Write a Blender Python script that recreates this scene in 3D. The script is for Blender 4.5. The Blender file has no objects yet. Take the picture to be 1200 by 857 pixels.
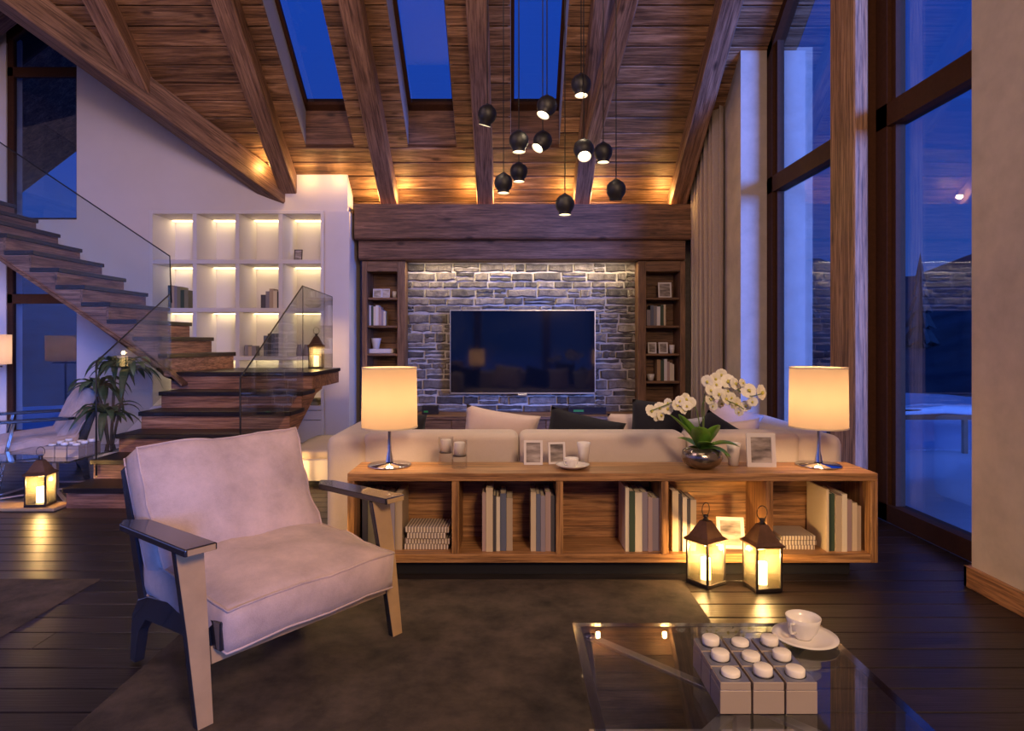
import bpy, bmesh, math, random
from mathutils import Vector, Matrix, noise
R = math.radians
rnd = random.Random(7)
C = bpy.context.scene.collection
sc = bpy.context.scene

# ------------------------------------------------------------------ camera
F = 760.0
cam_d = bpy.data.cameras.new('camera')
cam_d.sensor_width = 36; cam_d.lens = F / 1200 * 36
cam_d.shift_y = -28.5 / 1200
cam_d.clip_end = 500
cam = bpy.data.objects.new('camera', cam_d); C.objects.link(cam)
cam.location = (0, 0, 1.5); cam.rotation_euler = (R(90), 0, 0)
sc.camera = cam

# ------------------------------------------------------------------ world, sun, exposure
sc.view_settings.view_transform = 'Standard'
sc.view_settings.look = 'None'
sc.view_settings.exposure = 0.28
sc.view_settings.gamma = 1
sc.cycles.use_denoising = True
sc.cycles.max_bounces = 7
sc.cycles.transparent_max_bounces = 16
sc.cycles.sample_clamp_indirect = 6
sc.cycles.caustics_reflective = False
sc.cycles.caustics_refractive = False
w = bpy.data.worlds.new('dusk'); sc.world = w; w.use_nodes = True
nt = w.node_tree; nt.nodes.clear()
out = nt.nodes.new('ShaderNodeOutputWorld'); bg = nt.nodes.new('ShaderNodeBackground')
tc = nt.nodes.new('ShaderNodeTexCoord'); sep = nt.nodes.new('ShaderNodeSeparateXYZ')
rp = nt.nodes.new('ShaderNodeValToRGB')
nt.links.new(tc.outputs['Generated'], sep.inputs[0]); nt.links.new(sep.outputs['Z'], rp.inputs[0])
rp.color_ramp.elements[0].position = 0.0; rp.color_ramp.elements[0].color = (.030, .085, .34, 1)
rp.color_ramp.elements[1].position = 0.6; rp.color_ramp.elements[1].color = (.008, .062, .42, 1)
e = rp.color_ramp.elements.new(0.25); e.color = (.016, .060, .34, 1)
nt.links.new(rp.outputs[0], bg.inputs[0]); nt.links.new(bg.outputs[0], out.inputs[0])
bg.inputs[1].default_value = 1.0

def light(kind, name, loc, energy, color, rot=None, size=None, size_y=None, target=None, angle=None, radius=None, spot=None):
    d = bpy.data.lights.new(name, kind); d.energy = energy; d.color = color
    if kind == 'AREA':
        d.shape = 'RECTANGLE'; d.size = size; d.size_y = size_y or size
    if angle is not None: d.angle = angle
    if radius is not None: d.shadow_soft_size = radius
    if spot: d.spot_size = spot; d.spot_blend = 1
    o = bpy.data.objects.new(name, d); C.objects.link(o); o.location = loc
    if rot: o.rotation_euler = rot
    if target is not None:
        o.rotation_euler = (Vector(target) - Vector(loc)).to_track_quat('-Z', 'Y').to_euler()
    return o

# soft blue dusk light over the snow, through the right-hand windows
light('SUN', 'dusk_light', (8, 2, 6), 12, (.15, .30, 1.0), target=(8 - .62, 2 + .74, 6 - .06), angle=R(28))
# warm lamp behind the camera, then two unseen fills added for wall and ceiling
light('AREA', 'ceiling_lamp_warm', (1.3, -1.0, 3.3), 150, (1.0, .63, .36), size=.9, target=(-1.0, 4.2, .3))
light('AREA', 'left_wall_fill', (-3.6, 2.4, 5.0), 92, (1.0, .66, .68), size=2.4, target=(-4.2, 9.2, 2.2))  # added fill, no fitting: brightens the white wall at left
light('AREA', 'ceiling_fill', (.3, 2.2, 4.3), 34, (1, .66, .42), size=1.5, target=(-.8, 8.8, 4.9))  # added fill, no fitting: lifts the plank ceiling

# ------------------------------------------------------------------ materials
M = {}
def mat(name):
    m = bpy.data.materials.new(name); m.use_nodes = True
    n = m.node_tree; n.nodes.clear()
    o = n.nodes.new('ShaderNodeOutputMaterial'); b = n.nodes.new('ShaderNodeBsdfPrincipled')
    n.links.new(b.outputs[0], o.inputs[0]); M[name] = m
    return m, n, b, o
def coords(n, scale, rand=True):
    t = n.nodes.new('ShaderNodeTexCoord'); mp = n.nodes.new('ShaderNodeMapping')
    mp.inputs['Scale'].default_value = scale
    if rand:
        oi = n.nodes.new('ShaderNodeObjectInfo'); mu = n.nodes.new('ShaderNodeMath'); mu.operation = 'MULTIPLY'
        mu.inputs[1].default_value = 37.0; n.links.new(oi.outputs['Random'], mu.inputs[0])
        ad = n.nodes.new('ShaderNodeVectorMath'); ad.operation = 'ADD'
        n.links.new(t.outputs['Object'], ad.inputs[0]); n.links.new(mu.outputs[0], ad.inputs[1])
        n.links.new(ad.outputs[0], mp.inputs[0])
    else:
        n.links.new(t.outputs['Object'], mp.inputs[0])
    return mp
def ramp(n, stops, src):
    r = n.nodes.new('ShaderNodeValToRGB'); el = r.color_ramp.elements
    el[0].position, el[0].color = stops[0][0], (*stops[0][1], 1)
    el[1].position, el[1].color = stops[-1][0], (*stops[-1][1], 1)
    for p, c in stops[1:-1]:
        x = el.new(p); x.color = (*c, 1)
    n.links.new(src, r.inputs[0]); return r
def noise_n(n, vec, scale, detail=5, rough=.6, dist=0):
    t = n.nodes.new('ShaderNodeTexNoise'); t.inputs['Scale'].default_value = scale
    t.inputs['Detail'].default_value = detail; t.inputs['Roughness'].default_value = rough
    t.inputs['Distortion'].default_value = dist
    n.links.new(vec, t.inputs['Vector']); return t
def mix(n, a, b, f, mode='MIX'):
    m = n.nodes.new('ShaderNodeMix'); m.data_type = 'RGBA'; m.blend_type = mode
    if isinstance(f, (int, float)): m.inputs[0].default_value = f
    else: n.links.new(f, m.inputs[0])
    for i, v in ((6, a), (7, b)):
        if isinstance(v, tuple): m.inputs[i].default_value = (*v, 1)
        else: n.links.new(v, m.inputs[i])
    return m.outputs[2]
def bump(n, b, src, strength, dist=.01):
    bp = n.nodes.new('ShaderNodeBump'); bp.inputs['Strength'].default_value = strength
    bp.inputs['Distance'].default_value = dist
    n.links.new(src, bp.inputs['Height']); n.links.new(bp.outputs[0], b.inputs['Normal'])

def wood(name, dark, mid, light_, axis='X', rough=.6, bs=.5, var=.35, k=1.0):
    m, n, b, o = mat(name)
    ai = 'XYZ'.index(axis)
    s1 = [7 * k] * 3; s1[ai] = .7 * k
    s2 = [55 * k] * 3; s2[ai] = 2.2 * k
    c1 = coords(n, s1); c2 = coords(n, s2)
    n1 = noise_n(n, c1.outputs[0], 1.0, 6, .65, 1.4); n2 = noise_n(n, c2.outputs[0], 1.0, 4, .7, .3)
    r1 = ramp(n, [(.28, dark), (.5, mid), (.72, light_)], n1.outputs['Fac'])
    r2 = ramp(n, [(.36, (.16, .13, .12)), (.58, (1, 1, 1))], n2.outputs['Fac'])
    col = mix(n, r1.outputs[0], r2.outputs[0], .8, 'MULTIPLY')
    # knots
    s3 = [5 * k] * 3; s3[ai] = 2.2 * k
    c3 = coords(n, s3); v = n.nodes.new('ShaderNodeTexVoronoi'); v.inputs['Scale'].default_value = .75
    n.links.new(c3.outputs[0], v.inputs['Vector'])
    rk = ramp(n, [(.05, (.12, .08, .06)), (.14, (1, 1, 1))], v.outputs['Distance'])
    col = mix(n, col, rk.outputs[0], .8, 'MULTIPLY')
    oi = n.nodes.new('ShaderNodeObjectInfo')
    mr = n.nodes.new('ShaderNodeMapRange'); mr.inputs[3].default_value = 1 - var; mr.inputs[4].default_value = 1 + var
    n.links.new(oi.outputs['Random'], mr.inputs[0])
    cb = n.nodes.new('ShaderNodeVectorMath'); cb.operation = 'SCALE'
    n.links.new(col, cb.inputs[0]); n.links.new(mr.outputs[0], cb.inputs[3])
    n.links.new(cb.outputs[0], b.inputs['Base Color'])
    b.inputs['Roughness'].default_value = rough
    h = mix(n, n1.outputs['Fac'], n2.outputs['Fac'], .6)
    bump(n, b, h, bs, .012)
    return m
def plain(name, col, rough=.5, metal=0, spec=.5, emit=None, es=0, nz=0, nscale=30, bs=0, coat=0):
    m, n, b, o = mat(name)
    b.inputs['Roughness'].default_value = rough; b.inputs['Metallic'].default_value = metal
    b.inputs['Specular IOR Level'].default_value = spec
    b.inputs['Coat Weight'].default_value = coat
    if nz or bs:
        c = coords(n, (1, 1, 1)); t = noise_n(n, c.outputs[0], nscale, 5, .6)
        lo = tuple(max(0, x * (1 - nz)) for x in col); hi = tuple(min(1, x * (1 + nz)) for x in col)
        r = ramp(n, [(.3, lo), (.7, hi)], t.outputs['Fac']); n.links.new(r.outputs[0], b.inputs['Base Color'])
        if bs: bump(n, b, t.outputs['Fac'], bs, .01)
    else:
        b.inputs['Base Color'].default_value = (*col, 1)
    if emit:
        b.inputs['Emission Color'].default_value = (*emit, 1); b.inputs['Emission Strength'].default_value = es
    return m
def fabric(name, col, rough=.9, nz=.12, bs=.25, sheen=.2):
    m, n, b, o = mat(name)
    c = coords(n, (1, 1, 1)); big = noise_n(n, c.outputs[0], 5, 6, .65); fine = noise_n(n, c.outputs[0], 260, 2, .5)
    lo = tuple(x * (1 - nz) for x in col); hi = tuple(min(1, x * (1 + nz)) for x in col)
    r = ramp(n, [(.3, lo), (.7, hi)], big.outputs['Fac'])
    col2 = mix(n, r.outputs[0], fine.outputs['Fac'], .12, 'OVERLAY')
    n.links.new(col2, b.inputs['Base Color']); b.inputs['Roughness'].default_value = rough
    b.inputs['Sheen Weight'].default_value = sheen
    h = mix(n, big.outputs['Fac'], fine.outputs['Fac'], .25); bump(n, b, h, bs, .01)
    return m
def glass(name, tint=(.93, .97, 1), ior=1.5, rough=0.0, boost=1.0):
    m, n, b, o = mat(name); n.nodes.remove(b)
    tr = n.nodes.new('ShaderNodeBsdfTransparent'); tr.inputs[0].default_value = (*tint, 1)
    gl = n.nodes.new('ShaderNodeBsdfGlossy'); gl.inputs['Roughness'].default_value = rough
    lw = n.nodes.new('ShaderNodeLayerWeight'); lw.inputs[0].default_value = .5
    pw = n.nodes.new('ShaderNodeMath'); pw.operation = 'POWER'; pw.inputs[1].default_value = 4.0
    n.links.new(lw.outputs['Facing'], pw.inputs[0])
    f0 = ((ior - 1) / (ior + 1)) ** 2
    mu = n.nodes.new('ShaderNodeMath'); mu.operation = 'MULTIPLY_ADD'; mu.use_clamp = True
    mu.inputs[1].default_value = (1 - f0) * boost * .9; mu.inputs[2].default_value = f0 * boost
    n.links.new(pw.outputs[0], mu.inputs[0])
    mx = n.nodes.new('ShaderNodeMixShader'); n.links.new(mu.outputs[0], mx.inputs[0])
    n.links.new(tr.outputs[0], mx.inputs[1]); n.links.new(gl.outputs[0], mx.inputs[2]); n.links.new(mx.outputs[0], o.inputs[0])
    return m

wood('plank_wood', (.07, .032, .016), (.30, .155, .078), (.56, .33, .19), 'X', .55, 1.0, .25)
wood('rafter_wood', (.11, .055, .034), (.28, .155, .10), (.43, .26, .17), 'X', .6, .6, .12)
wood('beam_wood', (.08, .036, .020), (.21, .100, .056), (.34, .175, .10), 'X', .6, .6, .06)
wood('post_wood', (.18, .085, .04), (.42, .23, .12), (.56, .34, .19), 'Z', .6, .5, .08)
wood('shelf_wood_x', (.13, .06, .03), (.24, .12, .06), (.33, .18, .10), 'X', .55, .3, .12)
wood('shelf_wood_z', (.13, .06, .03), (.24, .12, .06), (.33, .18, .10), 'Z', .55, .3, .12)
wood('oak_x', (.27, .12, .045), (.46, .235, .095), (.60, .33, .15), 'X', .42, .25, .08)
wood('oak_z', (.27, .12, .045), (.46, .235, .095), (.60, .33, .15), 'Z', .42, .25, .08)
wood('oak_y', (.27, .12, .045), (.46, .235, .095), (.60, .33, .15), 'Y', .42, .25, .08)
wood('riser_wood_x', (.13, .052, .03), (.38, .185, .11), (.60, .34, .21), 'X', .55, .3, .12)
wood('riser_wood_y', (.13, .052, .03), (.38, .185, .11), (.60, .34, .21), 'Y', .55, .3, .12)
wood('tread_wood', (.008, .005, .004), (.022, .013, .010), (.04, .024, .018), 'X', .4, .2, .1)
wood('tread_wood_y', (.012, .008, .006), (.03, .018, .014), (.05, .03, .022), 'Y', .4, .2, .1)
wood('floor_wood', (.009, .006, .007), (.022, .015, .018), (.040, .028, .032), 'X', .36, .25, .35)
wood('base_wood', (.26, .11, .045), (.38, .18, .08), (.48, .25, .12), 'Y', .5, .3, .06)
plain('backing', (.03, .018, .012), .9)
plain('window_frame', (.060, .024, .012), .65, spec=.15, nz=.15)
plain('plaster', (.47, .40, .35), .9, nz=.14, nscale=4, bs=.15)
plain('plaster_white', (.72, .66, .64), .85, nz=.03, nscale=2, bs=.05)
plain('white_lacquer', (.72, .68, .68), .5)
plain('white_ceramic', (.80, .77, .75), .25, coat=.3)
plain('black_lacquer', (.018, .018, .024), .22, coat=.5)
plain('black_matte', (.008, .008, .012), .5)
plain('tan_wood', (.42, .27, .13), .4, nz=.12, nscale=8)
plain('mortar', (.58, .53, .47), .95, nz=.15, nscale=20, bs=.3)
plain('chrome', (.75, .74, .76), .12, metal=1)
plain('silver', (.55, .56, .60), .3, metal=1)
plain('dark_metal', (.075, .060, .055), .4, metal=.8, nz=.2, nscale=12)
plain('copper_metal', (.16, .085, .055), .45, metal=.7, nz=.25, nscale=10)
plain('screen', (.004, .006, .012), .06, spec=.8)
plain('led', (1, .8, .5), .5, emit=(1, .76, .40), es=4.5)
plain('candle', (.9, .8, .6), .5, emit=(1, .66, .27), es=6)
plain('candle_white', (.82, .77, .72), .5)
plain('bulb', (1, .9, .7), .5, emit=(1, .80, .52), es=9)
plain('shade_inner', (.75, .70, .60), .4, emit=(1, .80, .5), es=.6)
plain('curtain', (.40, .32, .275), .95, nz=.05)
plain('snow', (.34, .40, .50), .8, nz=.05, nscale=1, bs=.4)
plain('reveal_skylit', (.42, .43, .48), .7)  # pale blue-grey carries the sky light on the wooden side boards
plain('forest', (.012, .03, .045), .95, nz=.5, nscale=.6)
plain('leaf', (.075, .12, .055), .45, nz=.3, nscale=8)
plain('leaf_orchid', (.14, .32, .04), .35, nz=.2, nscale=20)
plain('stem', (.12, .19, .05), .6)
plain('petal', (.88, .85, .72), .6, nz=.04)
plain('petal_lip', (.60, .55, .10), .6)
plain('trunk', (.14, .10, .06), .8, nz=.2)
plain('pebble_pot', (.30, .26, .22), .18, metal=.9, nz=.2, nscale=25, bs=.3)
plain('green_led', (.02, .2, .05), .4, emit=(.1, .8, .15), es=.03)
plain('table_metal', (.42, .36, .38), .3, metal=.7)
plain('taupe_lacquer', (.36, .29, .26), .35, coat=.2)
plain('slate_top', (.16, .17, .24), .25, metal=.3)
plain('paper', (.72, .64, .52), .8)
fabric('cushion_pink', (.56, .41, .335), nz=.22, bs=.45)
fabric('sofa_fabric', (.58, .49, .43), nz=.05)
fabric('dark_cushion', (.012, .013, .022), nz=.2, sheen=.05)
fabric('light_cushion', (.62, .50, .47), nz=.06)
fabric('blue_white_cushion', (.50, .50, .58), nz=.06)
fabric('rug', (.050, .036, .029), nz=.75, bs=.9, sheen=.0)
glass('window_glass', (.80, .86, .95), 1.5, 0, 1.7)
glass('rail_glass', (.90, .93, .92), 1.45, 0, 1.0)
glass('table_glass', (.84, .89, .92), 1.5, 0, 1.5)
glass('table_edge', (.55, .62, .72), 1.6, .08, 2.2)
glass('clear_glass', (.97, .97, .97), 1.3, 0, .6)
glass('lantern_glass', (.95, .93, .88), 1.3, .05, .7)
_n = M['lantern_glass'].node_tree; _o = next(x for x in _n.nodes if x.type == 'OUTPUT_MATERIAL'); _src = _o.inputs[0].links[0].from_socket
_t = _n.nodes.new('ShaderNodeBsdfTranslucent'); _t.inputs[0].default_value = (1, .86, .55, 1)
_m = _n.nodes.new('ShaderNodeMixShader'); _m.inputs[0].default_value = .05
_n.links.new(_src, _m.inputs[1]); _n.links.new(_t.outputs[0], _m.inputs[2]); _n.links.new(_m.outputs[0], _o.inputs[0])
# stone
m, n, b, o = mat('stone')
c = coords(n, (1, 1, 1)); t = noise_n(n, c.outputs[0], 9, 8, .7, .4)
oi = n.nodes.new('ShaderNodeObjectInfo')
rr = ramp(n, [(0, (.085, .078, .075)), (.4, (.15, .135, .125)), (.7, (.24, .21, .185)), (1, (.36, .32, .28))], oi.outputs['Random'])
r2 = ramp(n, [(.3, (.35, .33, .33)), (.7, (1.25, 1.2, 1.15))], t.outputs['Fac'])
n.links.new(mix(n, rr.outputs[0], r2.outputs[0], 1, 'MULTIPLY'), b.inputs['Base Color'])
b.inputs['Roughness'].default_value = .85; bump(n, b, t.outputs['Fac'], .9, .03)
# lamp shade: thin translucent cloth lit from within by its own bulb
def shade_mat(name, col, es, ecol):
    m, n, b, o = mat(name); n.nodes.remove(b)
    tl = n.nodes.new('ShaderNodeBsdfTranslucent'); tl.inputs[0].default_value = (*col, 1)
    df = n.nodes.new('ShaderNodeBsdfDiffuse'); df.inputs[0].default_value = (*col, 1)
    em = n.nodes.new('ShaderNodeEmission'); em.inputs[0].default_value = (*ecol, 1); em.inputs[1].default_value = es
    mx = n.nodes.new('ShaderNodeMixShader'); mx.inputs[0].default_value = .5
    n.links.new(tl.outputs[0], mx.inputs[1]); n.links.new(df.outputs[0], mx.inputs[2])
    ad = n.nodes.new('ShaderNodeAddShader'); n.links.new(mx.outputs[0], ad.inputs[0]); n.links.new(em.outputs[0], ad.inputs[1])
    n.links.new(ad.outputs[0], o.inputs[0])
shade_mat('lamp_shade', (.235, .165, .115), .24, (1, .56, .28))
shade_mat('floor_lamp_shade', (.30, .22, .18), .22, (1, .60, .40))
# picture print: soft horizontal bands like a misty landscape
m, n, b, o = mat('photo_print')
c = coords(n, (8, 8, 30)); t = noise_n(n, c.outputs[0], 1, 3, .5)
r = ramp(n, [(.3, (.10, .085, .08)), (.5, (.28, .24, .22)), (.7, (.5, .45, .42))], t.outputs['Fac'])
n.links.new(r.outputs[0], b.inputs['Base Color']); b.inputs['Roughness'].default_value = .3
# striped magazine spines
m, n, b, o = mat('magazine')
c = coords(n, (1, 1, 1)); wv = n.nodes.new('ShaderNodeTexWave'); wv.inputs['Scale'].default_value = 16; wv.bands_direction = 'X'
n.links.new(c.outputs[0], wv.inputs['Vector'])
r = ramp(n, [(.35, (.20, .15, .13)), (.6, (.66, .58, .50))], wv.outputs['Color'])
n.links.new(r.outputs[0], b.inputs['Base Color']); b.inputs['Roughness'].default_value = .6
BOOKC = {'cream': (.66, .54, .38), 'ivory': (.74, .66, .52), 'beige': (.46, .36, .26), 'olive': (.22, .20, .12), 'grey': (.24, .22, .24),
         'slate blue': (.12, .14, .22), 'white': (.76, .72, .70), 'tan': (.42, .27, .15), 'dark grey': (.07, .065, .075), 'dusty pink': (.46, .33, .31),
         'lavender': (.30, .26, .32), 'dark green': (.04, .07, .045)}
for k_, v_ in BOOKC.items(): plain('book_' + k_, v_, .6)

# ------------------------------------------------------------------ mesh helpers
class MB:
    def __init__(s): s.bm = bmesh.new()
    def box(s, x0, x1, y0, y1, z0, z1, mi=0):
        vs = [s.bm.verts.new(p) for p in ((x0, y0, z0), (x1, y0, z0), (x1, y1, z0), (x0, y1, z0), (x0, y0, z1), (x1, y0, z1), (x1, y1, z1), (x0, y1, z1))]
        for f in ((0, 3, 2, 1), (4, 5, 6, 7), (0, 1, 5, 4), (1, 2, 6, 5), (2, 3, 7, 6), (3, 0, 4, 7)):
            s.bm.faces.new([vs[i] for i in f]).material_index = mi
        return s
    def hexa(s, pts, mi=0):  # 4 lower, 4 upper
        vs = [s.bm.verts.new(p) for p in pts]
        for f in ((0, 3, 2, 1), (4, 5, 6, 7), (0, 1, 5, 4), (1, 2, 6, 5), (2, 3, 7, 6), (3, 0, 4, 7)):
            s.bm.faces.new([vs[i] for i in f]).material_index = mi
        return s
    def prism(s, poly, axis, a, b_, mi=0):
        def pt(p, t):
            if axis == 'X': return (t, p[0], p[1])
            if axis == 'Y': return (p[0], t, p[1])
            return (p[0], p[1], t)
        A = [s.bm.verts.new(pt(p, a)) for p in poly]; B = [s.bm.verts.new(pt(p, b_)) for p in poly]
        n_ = len(poly)
        fs = [s.bm.faces.new(A[::-1]), s.bm.faces.new(B)]
        for i in range(n_): fs.append(s.bm.faces.new((A[i], A[(i + 1) % n_], B[(i + 1) % n_], B[i])))
        for f in fs: f.material_index = mi
        return s
    def lathe(s, prof, c=(0, 0, 0), seg=24, mi=0, m=None):
        rings = []
        for r, z in prof:
            if r < 1e-5:
                v = Vector((c[0], c[1], c[2] + z)); rings.append([s.bm.verts.new(m @ v if m else v)])
            else:
                rings.append([])
                for i in range(seg):
                    a = 2 * math.pi * i / seg; v = Vector((c[0] + r * math.cos(a), c[1] + r * math.sin(a), c[2] + z))
                    rings[-1].append(s.bm.verts.new(m @ v if m else v))
        for A, B in zip(rings, rings[1:]):
            for i in range(seg):
                j = (i + 1) % seg
                if len(A) == 1 and len(B) == 1: break
                if len(A) == 1: q = (A[0], B[i], B[j])
                elif len(B) == 1: q = (A[i], A[j], B[0])
                else: q = (A[i], A[j], B[j], B[i])
                f = s.bm.faces.new(q); f.material_index = mi; f.smooth = True
        return s
    def tube(s, pts, r, seg=8, mi=0, closed=False):
        pts = [Vector(p) for p in pts]; rings = []; n_ = len(pts)
        for i, p in enumerate(pts):
            if closed: d = pts[(i + 1) % n_] - pts[i - 1]
            else: d = pts[min(i + 1, n_ - 1)] - pts[max(i - 1, 0)]
            d.normalize(); up = Vector((0, 0, 1)) if abs(d.z) < .95 else Vector((1, 0, 0))
            a = d.cross(up).normalized(); b2 = a.cross(d)
            rr_ = r[i] if isinstance(r, (list, tuple)) else r
            rings.append([s.bm.verts.new(p + (a * math.cos(t) + b2 * math.sin(t)) * rr_) for t in [2 * math.pi * k / seg for k in range(seg)]])
        for i in range(n_ if closed else n_ - 1):
            A, B = rings[i], rings[(i + 1) % n_]
            for k in range(seg):
                f = s.bm.faces.new((A[k], A[(k + 1) % seg], B[(k + 1) % seg], B[k])); f.material_index = mi; f.smooth = True
        if not closed:
            s.bm.faces.new(rings[0][::-1]).material_index = mi; s.bm.faces.new(rings[-1]).material_index = mi
        return s
    def bevel(s, w_, seg=2):
        bmesh.ops.bevel(s.bm, geom=list(s.bm.edges), offset=w_, segments=seg, affect='EDGES', profile=.5, clamp_overlap=True)
        return s
    def smooth(s):
        for f in s.bm.faces: f.smooth = True
        return s
    def build(s, name, mats, parent=None, loc=None, rot=None):
        bmesh.ops.recalc_face_normals(s.bm, faces=list(s.bm.faces))
        me = bpy.data.meshes.new(name); s.bm.to_mesh(me); s.bm.free()
        if isinstance(mats, str): mats = [mats]
        for x in mats: me.materials.append(M[x])
        return link(name, me, parent, loc, rot)
def link(name, me, parent=None, loc=None, rot=None):
    o = bpy.data.objects.new(name, me); C.objects.link(o)
    if parent: o.parent = parent
    if loc is not None: o.location = loc
    if rot is not None: o.rotation_euler = rot
    return o
def tag(o, label=None, cat=None, group=None, kind=None):
    if label: o['label'] = label
    if cat: o['category'] = cat
    if group: o['group'] = group
    if kind: o['kind'] = kind
    return o
def thing(name, label, cat, loc=(0, 0, 0), rz=0, group=None):
    o = bpy.data.objects.new(name, None); C.objects.link(o); o.location = loc; o.rotation_euler = (0, 0, rz)
    o.empty_display_size = .1
    return tag(o, label, cat, group)
def copy_tree(o, parent=None):
    c = o.copy(); C.objects.link(c)
    if parent: c.parent = parent
    for ch in list(o.children): copy_tree(ch, c)
    return c
def P(x, y, Y): return ((x - 600) / F * Y, Y, 1.5 - (y - 400) / F * Y)
def XP(x, Y): return (x - 600) / F * Y
ORD = ['first', 'second', 'third', 'fourth', 'fifth', 'sixth', 'seventh', 'eighth', 'ninth', 'tenth', 'eleventh', 'twelfth']

def cushion_bm(lx, ly, lz, bulge=.03, side=.015, N=12, seed=0, wr=.006, pinch=0.0):
    """boxy upholstered cushion centred on the origin"""
    bm = bmesh.new(); gv = {}
    def V(i, j, k):
        key = (i, j, k)
        if key not in gv:
            a, b_, c_ = 2 * i / N - 1, 2 * j / N - 1, 2 * k / 4 - 1
            fa, fb, fc = 1 - a ** 4, 1 - b_ ** 4, 1 - c_ ** 2
            x = a * lx / 2 * (1 - pinch * (1 - abs(b_) ** 2) * abs(a) ** 3) + (math.copysign(side * fb * fc, a) if abs(a) > .99 else 0)
            y = b_ * ly / 2 * (1 - pinch * (1 - abs(a) ** 2) * abs(b_) ** 3) + (math.copysign(side * fa * fc, b_) if abs(b_) > .99 else 0)
            z = c_ * lz / 2 + (math.copysign(bulge * fa * fb, c_) if abs(c_) > .99 else c_ * bulge * fa * fb)
            q = Vector((x * 4 + seed * 7.3, y * 4, z * 4))
            nn = noise.noise(q * 1.3) * wr * 1.6 + noise.noise(q * 3.1) * wr * .8
            z += nn * (1 if c_ > 0 else -1); x += nn * .4; y += nn * .4
            gv[key] = bm.verts.new((x, y, z))
        return gv[key]
    for i in range(N):
        for j in range(N):
            for k in (0, 4):
                bm.faces.new((V(i, j, k), V(i + 1, j, k), V(i + 1, j + 1, k), V(i, j + 1, k)))
    for i in range(N):
        for k in range(4):
            for e_ in (0, N):
                bm.faces.new((V(i, e_, k), V(i + 1, e_, k), V(i + 1, e_, k + 1), V(i, e_, k + 1)))
                bm.faces.new((V(e_, i, k), V(e_, i + 1, k), V(e_, i + 1, k + 1), V(e_, i, k + 1)))
    for f in bm.faces: f.smooth = True
    loop = [(i, 0) for i in range(N)] + [(N, j) for j in range(N)] + [(i, N) for i in range(N, 0, -1)] + [(0, j) for j in range(N, 0, -1)]
    top = [V(i, j, 4).co.copy() for i, j in loop]; bot = [V(i, j, 0).co.copy() for i, j in loop]
    m_ = MB(); m_.bm.free(); m_.bm = bm
    return m_, top, bot
def pillow_bm(w_, h_, t_, seed=0, N=14, wr=.01):
    """knife-edge scatter cushion in the XZ plane, thickness along Y"""
    bm = bmesh.new(); g = {}
    for s_ in (-1, 1):
        for i in range(N + 1):
            for j in range(N + 1):
                a, b_ = 2 * i / N - 1, 2 * j / N - 1
                edge = i in (0, N) or j in (0, N)
                if edge and s_ == 1: g[(1, i, j)] = g[(-1, i, j)]; continue
                x = a * w_ / 2 * (1 - .07 * (1 - b_ * b_)); z = b_ * h_ / 2 * (1 - .07 * (1 - a * a))
                y = s_ * t_ / 2 * ((1 - a * a) * (1 - b_ * b_)) ** .45
                nn = noise.noise(Vector((x * 6 + seed * 3.1, z * 6, s_))) * wr
                g[(s_, i, j)] = bm.verts.new((x + nn * .3, y + (0 if edge else nn), z + nn * .4))
    for s_ in (-1, 1):
        for i in range(N):
            for j in range(N):
                f = bm.faces.new((g[(s_, i, j)], g[(s_, i + 1, j)], g[(s_, i + 1, j + 1)], g[(s_, i, j + 1)])); f.smooth = True
    m_ = MB(); m_.bm.free(); m_.bm = bm
    return m_
# ================================================================== STRUCTURE
S = .763; ANG = math.atan(S)
def zc(Y): return 11.12 - S * Y            # main roof slope, underside
def zw(X): return 1.11 - S * X             # left wing slope (rises to the left), underside
RX, RZ = -6.89, 6.37                       # ridge of the left wing
YW = 9.43                                  # plane of the white wall

# ---- floor
fl = tag(MB().box(-9.3, 3.12, -3.2, 10.4, -.12, -.022).build('floor', 'floor_wood'), 'floor of dark stained wooden boards running across the room', kind='structure')
y = 1.0; row = 0
while y < 10.2:
    cuts = [-9.2, -9.2 + rnd.uniform(3.0, 4.2), -1.6 + rnd.uniform(-2, 2), 3.11]
    for a, b_ in zip(cuts, cuts[1:]):
        L = b_ - a - .004; hw = .0865
        pr = [(-hw, -.02), (hw, -.02), (hw, -.003), (hw - .003, 0), (-hw + .003, 0), (-hw, -.003)]
        MB().prism(pr, 'X', -L / 2, L / 2).build('board', 'floor_wood', fl, ((a + b_) / 2, y + .09, rnd.uniform(-.001, .0)))
    y += .18; row += 1

# ---- ceiling: roof deck with skylight openings, and the planks under it
SKY = [(-2.88, -2.20), (-1.45, -.774), (-.02, .66)]; SY0, SY1 = 6.45, 9.05
cm = MB()
def slab(poly, fz, t=.16, off=.034):
    A = [cm.bm.verts.new((x, y_, fz(x, y_) + off)) for x, y_ in poly]; B = [cm.bm.verts.new((x, y_, fz(x, y_) + off + t)) for x, y_ in poly]
    cm.bm.faces.new(A[::-1]); cm.bm.faces.new(B)
    for i in range(len(poly)): cm.bm.faces.new((A[i], A[(i + 1) % len(poly)], B[(i + 1) % len(poly)], B[i]))
fm = lambda x, y_: zc(y_)
slab([(-9.3, 5.2), (3.5, 5.2), (3.5, SY0), (-6.67, SY0), (-6.89, 6.23), (-9.3, 8.64)], fm)
xs = [None, *[v for p_ in SKY for v in p_], 3.5]
slab([(-6.67, SY0), (SKY[0][0], SY0), (SKY[0][0], SY1), (SY1 - 13.12, SY1)], fm)
for a, b_ in ((SKY[0][1], SKY[1][0]), (SKY[1][1], SKY[2][0]), (SKY[2][1], 3.5)): slab([(a, SY0), (b_, SY0), (b_, SY1), (a, SY1)], fm)
slab([(SY1 - 13.12, SY1), (3.5, SY1), (3.5, 10.4), (-2.72, 10.4)], fm)
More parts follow.
